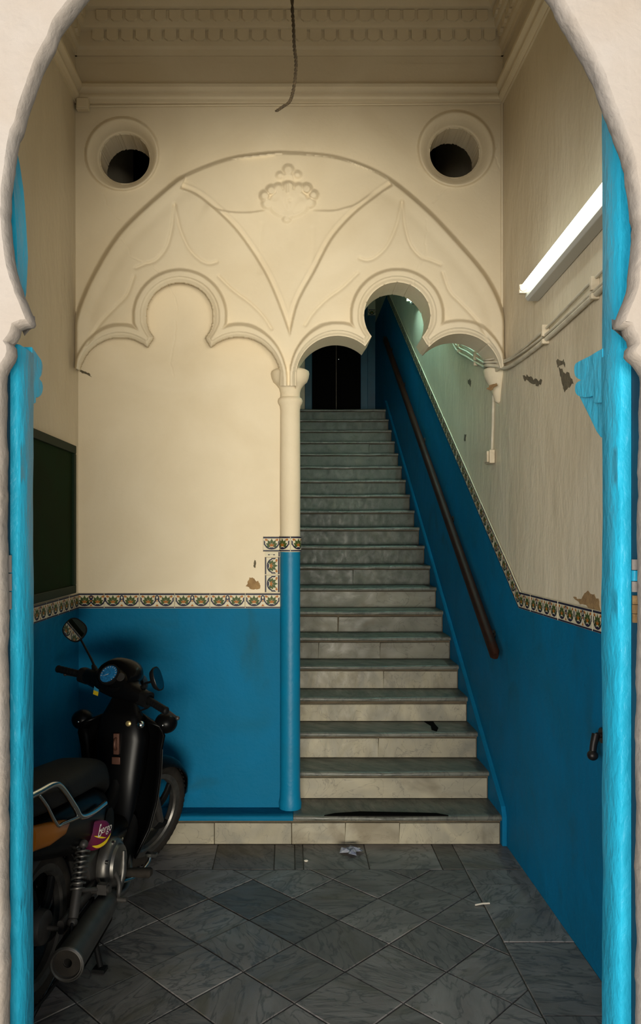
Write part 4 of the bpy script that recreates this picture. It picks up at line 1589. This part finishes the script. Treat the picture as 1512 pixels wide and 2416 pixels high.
# fork and front mudguard
for s in (-1, 1):
    a = Vector((s * .082, 1.22, RW))
    part('fork_leg', MB().tube([a, a + AX * .20, a + AX * .42], [.019, .020, .022], 12).xf(STM), M['dull_steel'], smooth=50)
ff = MB()
secs = []
n = 16
vs, fs = [], []
for i in range(n + 1):
    a = math.radians(8 + 152 * i / n)
    r = .300 + .012 * math.sin(math.pi * i / n) + (.02 * (1 - i / 4) if i < 4 else 0)
    hw = .062 if 3 < i < n - 2 else .062 * ((i + 1) / 4.5 if i <= 3 else (n - i + 1) / 3.2)
    hw = max(.012, min(.062, hw))
    for q in range(9):
        b = -1 + q / 4
        rr = r - .040 * abs(b) ** 2.2
        vs.append(Vector((b * hw, 1.22 + math.cos(a) * rr, RW + math.sin(a) * rr)))
for i in range(n):
    for q in range(8):
        fs.append((i * 9 + q, i * 9 + q + 1, (i + 1) * 9 + q + 1, (i + 1) * 9 + q))
ff.add(vs, fs).xf(STM)
o = part('front_mudguard', ff, M['black_paint'], smooth=60)
o.modifiers.new('solid', 'SOLIDIFY').thickness = .004

# leg shield
vs, fs = [], []
nu, nv = 14, 18
rows = [(0, .93, .885, .150), (.07, .945, .86, .205), (.16, .955, .81, .222), (.28, .955, .74, .208), (.45, .965, .62, .200), (.65, .965, .47, .180), (.82, .945, .34, .150), (1, .90, .21, .095)]
def interp(t, k):
    for a, b in zip(rows[:-1], rows[1:]):
        if a[0] <= t <= b[0]:
            f = (t - a[0]) / (b[0] - a[0])
            f = f * f * (3 - 2 * f)
            return a[k] + (b[k] - a[k]) * f
    return rows[-1][k]
for i in range(nv + 1):
    t = i / nv
    for j in range(nu + 1):
        u_ = -1 + 2 * j / nu
        vs.append(Vector((u_ * interp(t, 3), interp(t, 1) - .11 * abs(u_) ** 2.4 + .02, interp(t, 2) - .03 * u_ * u_ * (1 - t))))
for i in range(nv):
    for j in range(nu):
        a = i * (nu + 1) + j
        fs.append((a, a + 1, a + nu + 2, a + nu + 1))
o = part('leg_shield', MB().add(vs, fs), M['black_paint'], smooth=80)
o.modifiers.new('solid', 'SOLIDIFY').thickness = .012
# pale edge trim down the right side of the shield
e = [Vector(v_) for i, v_ in enumerate(vs) if i % (nu + 1) == nu]
part('shield_trim', MB().tube([p + Vector((.001, -.004, 0)) for p in e[5:]], .0022, 6), M['alu'], smooth=60)
# shoulder bulges (indicator pods)
for s in (-1, 1):
    c = Vector((s * .212, .905, .835))
    pod = part('indicator_pod', MB().ball(c, (.055, .055, .050), seg=20, ring=12), M['black_paint'], smooth=80)
    part('screw', MB().ball(c + Vector((s * .0, -.053, .0)), (.006, .004, .006), seg=8, ring=5), M['chrome'], pod)
# inner cover with key barrel, spine tunnel
part('inner_cover', MB().loft([((0, .88, .93), (1, 0, 0), (0, .5, .86), .060, .05, 2.6), ((0, .885, .86), (1, 0, 0), (0, 1, 0), .105, .06, 2.8), ((0, .89, .76), (1, 0, 0), (0, 1, 0), .13, .07, 2.8), ((0, .87, .60), (1, 0, 0), (0, 1, 0), .115, .075, 2.6),
                              ((0, .82, .46), (1, 0, 0), (0, .9, .4), .095, .08, 2.6), ((0, .72, .37), (1, 0, 0), (0, .6, .8), .085, .085, 2.6), ((0, .55, .36), (1, 0, 0), (0, .1, 1), .090, .10, 2.8), ((0, .40, .44), (1, 0, 0), (0, 0, 1), .10, .11, 3)], 22), M['black_paint'], smooth=70)
kb = MB().lathe([(0, 0), (.013, 0), (.013, .012), (.009, .014), (0, .014)], (.055, .825, .845), (.1, -1, .1), 16)
part('key_barrel', kb, M['brass'], smooth=40)
part('choke_knob', MB().lathe([(0, 0), (.010, 0), (.010, .02), (0, .022)], (.115, .835, .845), (.2, -1, 0), 14).ball((.121, .805, .845), .019), M['chrome'], smooth=60)
part('hook', MB().tube([(.0, .818, .78), (.0, .79, .77), (.0, .785, .74), (.0, .80, .725)], .008, 8, smooth=4).box((-.014, .80, .70), (.014, .818, .80)), M['copper'], smooth=50, bevel=.003)
part('latch_plate', MB().box((-.02, .795, .655), (.022, .802, .69)), M['copper'], bevel=.003)

# handlebar: cover with binnacle, gauge, grips, levers, mirrors (all turned with the steering)
hb = MB()
def sx(c, hw, hh, xd=(0, 1, 0), yd=(0, 0, 1), e=2.4):
    return (c, xd, yd, hw, hh, e)
hb.loft([sx((-.215, .80, 1.02), .022, .022), sx((-.19, .80, 1.022), .036, .034), sx((-.12, .805, 1.025), .05, .044), sx((-.06, .82, 1.035), .075, .064), sx((0, .83, 1.04), .085, .076), sx((.06, .82, 1.035), .075, .064), sx((.12, .805, 1.025), .05, .044), sx((.19, .80, 1.022), .036, .034), sx((.215, .80, 1.02), .022, .022)], 24)
hbo = part('handlebar_cover', hb.xf(STM), M['black_paint'], smooth=80)
bn = MB().loft([((0, .765, 1.055), (1, 0, 0), (0, .62, .78), .082, .050, 2.3), ((0, .775, 1.085), (1, 0, 0), (0, .62, .78), .098, .066, 2.3), ((0, .815, 1.090), (1, 0, 0), (0, .6, .8), .108, .074, 2.2), ((0, .86, 1.085), (1, 0, 0), (0, .5, .86), .100, .066, 2.2), ((0, .91, 1.05), (1, 0, 0), (0, .5, .86), .07, .05, 2.2)], 26)
bno = part('binnacle', bn.xf(STM), M['black_paint'], smooth=80)
gd = Vector((0, -.80, .60)).normalized()
gc = Vector((-.008, .752, 1.085))
g = MB().lathe([(.052, -.012), (.052, .004), (.046, .006), (.044, .002)], gc, gd, 28)
part('gauge_bezel', g.xf(STM), M['black_plastic'], bno, 40)
g = MB()
g.lathe([(0, .0025), (.044, .002)], gc, gd, 28)
go = part('gauge_dial', g.xf(STM), M['gauge'], bno, 40)
g = MB()
ux = Vector((1, 0, 0)); uy = gd.cross(ux).normalized() * 1
for k in range(13):
    a = math.radians(-120 + 20 * k)
    d = ux * math.sin(a) - uy * -math.cos(a)
    t = gd.cross(d)
    c0 = gc + gd * .0034
    g.add([c0 + d * .034 - t * .0012, c0 + d * .034 + t * .0012, c0 + d * .041 + t * .0012, c0 + d * .041 - t * .0012], [(0, 1, 2, 3)])
d = (ux * -.6 + uy * -.5).normalized(); t = gd.cross(d)
g.add([c0 - t * .0018, c0 + t * .0018, c0 + d * .032], [(0, 1, 2)])
part('gauge_marks', g.xf(STM), M['sticker_white'], bno, 40)
# side warning-light window beside the dial
part('warning_window', MB().lathe([(0, .003), (.020, .002), (.021, -.006)], gc + Vector((.062, .010, .004)), gd, 18).xf(STM), M['dull_steel'], bno, 40)
# two-tone label on the left of the cover
lb = MB()
lb.box((-.088, .755, .985), (-.058, .758, 1.005), 0).box((-.088, .755, .965), (-.058, .758, .985), 1)
part('label', lb.xf(STM), [M['sky_blue'], M['yellow']], hbo, 40)
# head lamp on the far side
part('head_lamp', MB().loft([((0, .90, 1.035), (1, 0, 0), (0, 0, 1), .085, .062, 2.3), ((0, .945, 1.025), (1, 0, 0), (0, 0, 1), .078, .055, 2.3), ((0, .965, 1.02), (1, 0, 0), (0, 0, 1), .05, .035, 2.2)], 22).xf(STM), M['dull_steel'], hbo, 70)
for s in (-1, 1):
    g = MB().tube([(s * .20, .80, 1.02), (s * .345, .765, 1.015)], .017, 14)
    for k in range(6):
        p0 = Vector((s * .20, .80, 1.02)).lerp(Vector((s * .345, .765, 1.015)), .25 + .12 * k)
        g.lathe([(.0165, -.004), (.0185, 0), (.0165, .004)], p0, (s * .145, -.035, -.005), 14)
    g.ball((s * .346, .765, 1.015), (.012, .019, .019), seg=10, ring=6)
    part('grip', g.xf(STM), M['black_plastic'], smooth=60)
    part('switch_pod', MB().loft([((s * .165, .80, 1.02), (0, 1, 0), (0, 0, 1), .036, .036, 3), ((s * .215, .797, 1.02), (0, 1, 0), (0, 0, 1), .036, .036, 3)], 16).xf(STM), M['black_plastic'], smooth=50)
    lvp = [(s * .165, .83, 1.005), (s * .20, .868, .998), (s * .28, .855, .985), (s * .365, .835, .975)]
    part('brake_lever', MB().tube(lvp, [.008, .007, .0065, .006], 8, smooth=5).ball(lvp[-1], .010, seg=10, ring=6).xf(STM), M['dull_steel'], smooth=60)
    # mirror
    base = STM @ Vector((s * .15, .815, 1.055))
    if s < 0:
        c = BI @ at(176, 1486, 3.95)
        tgt = BI @ Vector((XL + .01, 3.72, 1.405))
        rr = (.062, .055)
    else:
        c = BI @ at(373, 1601, 3.58)
        tgt = BI @ Vector((1.2, 3.2, .9))
        rr = (.050, .055)
    camv = ((BI @ Vector((0, 0, H))) - c).normalized()
    nrm = (camv + (tgt - c).normalized()).normalized()
    if s > 0:
        nrm = (BI.to_3x3() @ Vector((.93, -.20, .30))).normalized()
    xd = Vector((0, 0, 1)).cross(nrm).normalized()
    yd = nrm.cross(xd)
    if s < 0:
        a = math.radians(-35)
        xd, yd = xd * math.cos(a) + yd * math.sin(a), yd * math.cos(a) - xd * math.sin(a)
    mir = part('mirror_housing', MB().loft([(c - nrm * .030, xd, yd, rr[0] * .45, rr[1] * .45, 2.2), (c - nrm * .022, xd, yd, rr[0] * .8, rr[1] * .8, 2.4), (c - nrm * .006, xd, yd, rr[0], rr[1], 2.6), (c + nrm * .001, xd, yd, rr[0], rr[1], 2.6), (c + nrm * .001, xd, yd, rr[0] * .9, rr[1] * .9, 2.6)], 28), M['black_plastic'], smooth=50)
    part('mirror_glass', MB().loft([(c + nrm * .0008, xd, yd, rr[0] * .9, rr[1] * .9, 2.6), (c + nrm * .0022, xd, yd, rr[0] * .9, rr[1] * .9, 2.6)], 28), M['mirror'], mir, 30)
    low = c - nrm * .02 - (c - base).normalized() * min(rr) * .6
    part('mirror_stem', MB().tube([base, base.lerp(low, .25) + Vector((0, 0, .012)), low], [.0075, .006, .005], 8, smooth=5).lathe([(0, -.01), (.014, -.01), (.013, .02), (.009, .035), (0, .036)], base, (low - base), 12), M['black_plastic'], smooth=60)
    # control cable
    part('control_cable', MB().tube([STM @ Vector((s * .16, .83, 1.0)), STM @ Vector((s * .14, .90, .95)), STM @ Vector((s * .07, .92, .90)), Vector((s * .03, .93, .82))], .004, 6, smooth=6), M['black_plastic'], smooth=60)

# seat
def ys_(c, hw, hh, e=2.8):
    return (c, (1, 0, 0), (0, 0, 1), hw, hh, e)
part('seat', MB().loft([ys_((0, .58, .61), .040, .03), ys_((0, .54, .66), .075, .055), ys_((0, .46, .715), .100, .065), ys_((0, .36, .745), .118, .062), ys_((0, .22, .760), .128, .060), ys_((0, .05, .775), .132, .058), ys_((0, -.12, .790), .128, .055), ys_((0, -.26, .800), .112, .045), ys_((0, -.33, .800), .075, .025)], 26), M['seat_vinyl'], smooth=80)
# tail body and side covers
part('tail_cowl', MB().loft([ys_((0, .56, .50), .060, .06), ys_((0, .48, .54), .098, .105), ys_((0, .36, .565), .112, .130), ys_((0, .20, .59), .118, .125), ys_((0, .02, .625), .122, .105), ys_((0, -.15, .66), .118, .082), ys_((0, -.30, .69), .100, .060), ys_((0, -.38, .70), .07, .04)], 28), M['black_paint'], smooth=80)
sc_ = part('side_cover', MB().loft([((.100, .50, .50), (0, 1, 0), (0, 0, 1), .02, .03, 2.2), ((.108, .46, .505), (0, 1, 0), (0, 0, 1), .05, .065, 2.4)], 16), M['black_plastic'], smooth=60)


# sticker panel on the right flank, moulded to the cowl
nx3 = Vector((.77, -.62, .08)).normalized()
u3 = Vector((.62, .77, 0)).normalized()
v3 = nx3.cross(u3).normalized()
sc0 = Vector((.128, .290, .515))
def on_sticker(a, b, k):
    """flank coordinates (along, up) in metres; gently domed"""
    return sc0 + u3 * a * .60 + v3 * b * .80 + nx3 * (k - 1.2 * a * a - 1.0 * b * b)
out = curve2([(-.120, .068), (-.05, .074), (.03, .072), (.085, .055), (.112, .015), (.108, -.02), (.07, -.050), (.01, -.066), (-.06, -.064), (-.105, -.040), (-.122, .01), (-.120, .068)], 5)[:-1]
mb = MB()
m_ = len(out)
vs = []
for k, sc in ((-.07, .9), (0, 1), (.004, .93), (.0055, .6), (.006, .25)):
    vs += [on_sticker(a * sc, b * sc, k) for a, b in out]
vs.append(on_sticker(0, 0, .006))
fs = []
for k in range(4):
    for i in range(m_):
        j = (i + 1) % m_
        fs.append((k * m_ + i, k * m_ + j, (k + 1) * m_ + j, (k + 1) * m_ + i))
for i in range(m_):
    fs.append((4 * m_ + i, 4 * m_ + (i + 1) % m_, 5 * m_))
stp = part('side_badge', MB().add(vs, fs), M['sticker_red'], smooth=60)
stp['label'] = 'red and purple badge with yellow swoosh'
def ribbon(pts, wd, m, name, k=.0085):
    c = curve2(pts, 5)
    L_ = []
    n_ = len(c)
    vs, fs = [], []
    for i, (a, b) in enumerate(c):
        t = Vector((c[min(i + 1, n_ - 1)][0] - c[max(i - 1, 0)][0], c[min(i + 1, n_ - 1)][1] - c[max(i - 1, 0)][1])).normalized()
        wv = wd * math.sin(math.pi * (i / (n_ - 1)) ** .8 * .96 + .06)
        vs += [on_sticker(a - t.y * wv, b + t.x * wv, k), on_sticker(a + t.y * wv, b - t.x * wv, k)]
    for i in range(n_ - 1):
        fs.append((2 * i, 2 * i + 1, 2 * i + 3, 2 * i + 2))
    part(name, MB().add(vs, fs), m, stp, 40)
ribbon([(-.050, -.040), (-.01, -.049), (.04, -.042), (.075, -.024), (.10, -.004)], .009, M['yellow'], 'swoosh')
ribbon([(-.035, .008), (-.005, -.002), (.03, -.012), (.058, -.017)], .0045, M['yellow'], 'swoosh')
# lettering
cu = bpy.data.curves.new('lettering', 'FONT')
cu.body = 'Bergo'
cu.size = .044
cu.shear = .55
cu.extrude = 0
tmp = bpy.data.objects.new('lettering_tmp', cu)
COL.objects.link(tmp)
dg = bpy.context.evaluated_depsgraph_get()
tm = bpy.data.meshes.new_from_object(tmp.evaluated_get(dg))
bpy.data.objects.remove(tmp)
wdt = max(v_.co.x for v_ in tm.vertices)
for v_ in tm.vertices:
    a, b = v_.co.x, v_.co.y
    big = 1.55 if a < wdt * .27 else 1.0
    yy = (b - .002) * big - (.010 if big > 1 else 0)
    v_.co = on_sticker(-.015 + a * 1.12 + (.012 if big > 1 else 0) * (b / .05), .014 + yy * 1.3, .0105)
tm.materials.clear()
tm.materials.append(M['sticker_white'])
lo_ = link('lettering', tm, stp, None, 0, True)

# wrap-around tail lamp
part('turn_signal', MB().loft([((.112, .05, .655), (1, 0, 0), (0, 0, 1), .006, .010, 2.2), ((.124, -.02, .662), (1, 0, 0), (0, 0, 1), .016, .028, 2.4), ((.122, -.14, .682), (1, 0, 0), (0, 0, 1), .022, .042, 2.6), ((.108, -.24, .70), (1, 0, 0), (0, 0, 1), .024, .044, 2.6)], 16), M['lens_orange'], smooth=60)
part('turn_signal', MB().loft([((-.112, .05, .655), (1, 0, 0), (0, 0, 1), .006, .010, 2.2), ((-.124, -.02, .662), (1, 0, 0), (0, 0, 1), .016, .028, 2.4), ((-.122, -.14, .682), (1, 0, 0), (0, 0, 1), .022, .042, 2.6), ((-.108, -.24, .70), (1, 0, 0), (0, 0, 1), .024, .044, 2.6)], 16), M['lens_orange'], smooth=60)
part('tail_lamp', MB().loft([ys_((0, -.24, .675), .105, .05), ys_((0, -.36, .69), .09, .045), ys_((0, -.41, .695), .06, .03)], 20), M['lens_red'], smooth=60)
# chrome grab rail
for s in (-1, 1):
    part('grab_rail', MB().tube([(s * .128, .36, .625), (s * .140, .20, .640), (s * .146, .085, .668), (s * .142, .04, .72), (s * .138, -.06, .822), (s * .135, -.12, .850), (s * .13, -.22, .855), (s * .12, -.38, .862)], .0115, 12, smooth=6), M['chrome'], smooth=60)
    part('grab_rail_strut', MB().tube([(s * .146, .085, .668), (s * .140, -.06, .690), (s * .139, -.10, .70), (s * .137, -.17, .79), (s * .132, -.22, .845)], .0065, 10, smooth=2), M['chrome'], smooth=60)
part('grab_rail_bridge', MB().tube([(-.12, -.38, .862), (-.08, -.425, .864), (.08, -.425, .864), (.12, -.38, .862)], .0115, 10, smooth=5), M['chrome'], smooth=60)

# rear mudguard
vs, fs = [], []
n = 16
for i in range(n + 1):
    a = math.radians(35 + 155 * i / n)
    r = .315
    for q in range(7):
        b = -1 + q / 3
        rr = r - .035 * abs(b) ** 2.2
        vs.append(Vector((b * .058, math.cos(a) * rr, RW + math.sin(a) * rr)))
for i in range(n):
    for q in range(6):
        fs.append((i * 7 + q, i * 7 + q + 1, (i + 1) * 7 + q + 1, (i + 1) * 7 + q))
o = part('rear_mudguard', MB().add(vs, fs), M['dull_steel'], smooth=60)
o.modifiers.new('solid', 'SOLIDIFY').thickness = .004
# shocks
for s in (-1, 1):
    t_, b_ = Vector((s * .122, .165, .53)), Vector((s * .142, .02, .295))
    d = (b_ - t_)
    sh = part('shock_absorber', MB().tube([t_ + d * .0, t_ + d * .5], .010, 10).tube([t_ + d * .48, t_ + d * .95], .019, 12).ball(t_, .018).ball(b_, .020), M['dull_steel'], smooth=50)
    pts = []
    dn = d.normalized(); u_ = dn.orthogonal().normalized(); w_ = dn.cross(u_)
    for k in range(97):
        a = 2 * math.pi * k / 12
        pts.append(t_ + d * (.05 + .55 * k / 96) + (u_ * math.cos(a) + w_ * math.sin(a)) * .026)
    part('spring', MB().tube(pts, .0042, 6), M['alu'], sh, 60)
    part('swing_arm', MB().loft([((s * .105, .0, .282), (1, 0, 0), (0, 0, 1), .014, .026, 3), ((s * .095, .35, .30), (1, 0, 0), (0, 0, 1), .016, .024, 3)], 14), M['dull_steel'], smooth=40)
# engine
eng = part('engine', MB().loft([((0, .30, .33), (1, 0, 0), (0, 0, 1), .09, .07, 3), ((0, .38, .33), (1, 0, 0), (0, 0, 1), .115, .10, 3), ((0, .52, .33), (1, 0, 0), (0, 0, 1), .115, .10, 3), ((0, .60, .33), (1, 0, 0), (0, 0, 1), .08, .07, 3)], 22), M['dull_steel'], smooth=60)
cc = Vector((.105, .43, .345))
part('clutch_cover', MB().lathe([(.110, 0), (.112, .02), (.108, .035), (.100, .045), (.085, .050), (.080, .062), (.040, .070), (0, .072)], cc, (1, 0, 0), 36), M['alu'], eng, 40)
for k in range(7):
    a = 2 * math.pi * k / 7
    p = cc + Vector((.036, math.cos(a) * .104, math.sin(a) * .104))
    part('bolt', MB().lathe([(0, 0), (.008, 0), (.008, .012), (0, .013)], p, (1, 0, 0), 8), M['chrome'], eng, 40)
part('cylinder', MB().loft([((0, .58, .35), (1, 0, 0), (0, 0, 1), .06, .06, 3), ((0, .78, .36), (1, 0, 0), (0, 0, 1), .06, .06, 3)], 18), M['dull_steel'], eng, 50)
part('cover_rib', MB().tube([cc + Vector((.066, -.03, -.10)), cc + Vector((.074, .0, -.03)), cc + Vector((.070, .02, .05))], [.012, .016, .010], 10, smooth=5), M['alu'], eng, 60)
# crash bar block in front of the engine
part('under_cover', MB().loft([((0, .62, .20), (1, 0, 0), (0, 0, 1), .08, .05, 3), ((0, .80, .24), (1, 0, 0), (0, 0, 1), .085, .08, 3), ((0, .88, .33), (1, 0, 0), (0, 0, 1), .08, .08, 3)], 18), M['black_plastic'], smooth=60)
# exhaust
e0, e1 = Vector((.150, .36, .235)), Vector((.208, -.165, .245))
ed = (e1 - e0).normalized()
ex = part('muffler', MB().lathe([(.016, -.10), (.020, -.06), (.036, 0), (.046, .06), (.050, .14), (.054, .50), (.057, .52), (.057, .532), (.050, .534), (.046, .518), (.016, .516), (.014, .44), (0, .44)], e0, ed, 30), M['dull_steel'], smooth=40)
ql = ed.cross(Vector((0, 0, 1))).normalized()
part('end_plate', MB().lathe([(.016, .523), (.050, .523), (.050, .519), (.016, .519), (.016, .523)], e0, ed, 28), M['rubber'], ex, 40)
part('muffler_rim', MB().lathe([(.054, .522), (.060, .524), (.061, .534), (.056, .538), (.052, .532)], e0, ed, 30), M['alu'], ex, 40)
part('heat_shield', MB().lathe([(.057, .06), (.064, .08), (.067, .26), (.068, .46), (.062, .475), (.057, .47)], e0, ed, 16, a0=math.radians(-20), a1=math.radians(120), ref=ql), M['dull_steel'], ex, 50)
part('exhaust_pipe', MB().tube([(.05, .78, .29), (.09, .74, .20), (.13, .60, .175), (.145, .46, .20), e0 - ed * .08], .015, 10, smooth=6), M['dull_steel'], ex, 60)
# foot pegs, stands, levers
for s in (-1, 1):
    part('foot_peg', MB().loft([((s * .14, .545, .262), (0, 1, 0), (0, 0, 1), .020, .016, 3), ((s * .255, .545, .268), (0, 1, 0), (0, 0, 1), .024, .020, 3), ((s * .265, .545, .270), (0, 1, 0), (0, 0, 1), .018, .014, 3)], 14).tube([(s * .06, .545, .25), (s * .15, .545, .262)], .010, 8), M['rubber'], smooth=50)
    part('passenger_peg', MB().tube([(s * .10, .27, .30), (s * .19, .265, .315)], .014, 10).box((s * .16 - .02, .25, .295), (s * .16 + .02, .28, .335)).tube([(s * .10, .34, .33), (s * .15, .27, .31), (s * .09, .18, .34)], .009, 8), M['dull_steel'], smooth=50)
    part('center_stand', MB().tube([(s * .07, .36, .23), (s * .12, .28, .10), (s * .16, .24, .012)], .012, 8, smooth=4).box((s * .16 - .025, .215, 0), (s * .16 + .025, .255, .014)), M['black_plastic'], smooth=50)
part('brake_pedal', MB().tube([(.13, .50, .235), (.17, .60, .22), (.20, .68, .25), (.205, .70, .275)], .008, 8, smooth=5).box((.185, .685, .275), (.235, .715, .29)), M['chrome'], smooth=50)
part('kick_lever', MB().tube([(.16, .38, .34), (.19, .36, .30), (.195, .345, .26), (.20, .33, .245)], .010, 8, smooth=5).tube([(.195, .33, .245), (.235, .33, .245)], .011, 10), M['dull_steel'], smooth=50)
part('chain_case', MB().loft([((-.10, .0, .285), (1, 0, 0), (0, 0, 1), .018, .06, 3), ((-.10, .36, .31), (1, 0, 0), (0, 0, 1), .018, .06, 3)], 14), M['black_plastic'], smooth=50)
part('frame_tube', MB().tube([(0, .93, .80), (0, .80, .55), (0, .60, .46), (0, .40, .48), (0, .15, .56), (0, -.25, .62)], .03, 12, smooth=6), M['black_plastic'], smooth=60)
part('side_cable', MB().tube([(.15, .0, .30), (.17, -.10, .20), (.14, -.25, .14), (.08, -.33, .12)], .006, 8, smooth=6), M['black_plastic'], smooth=60)
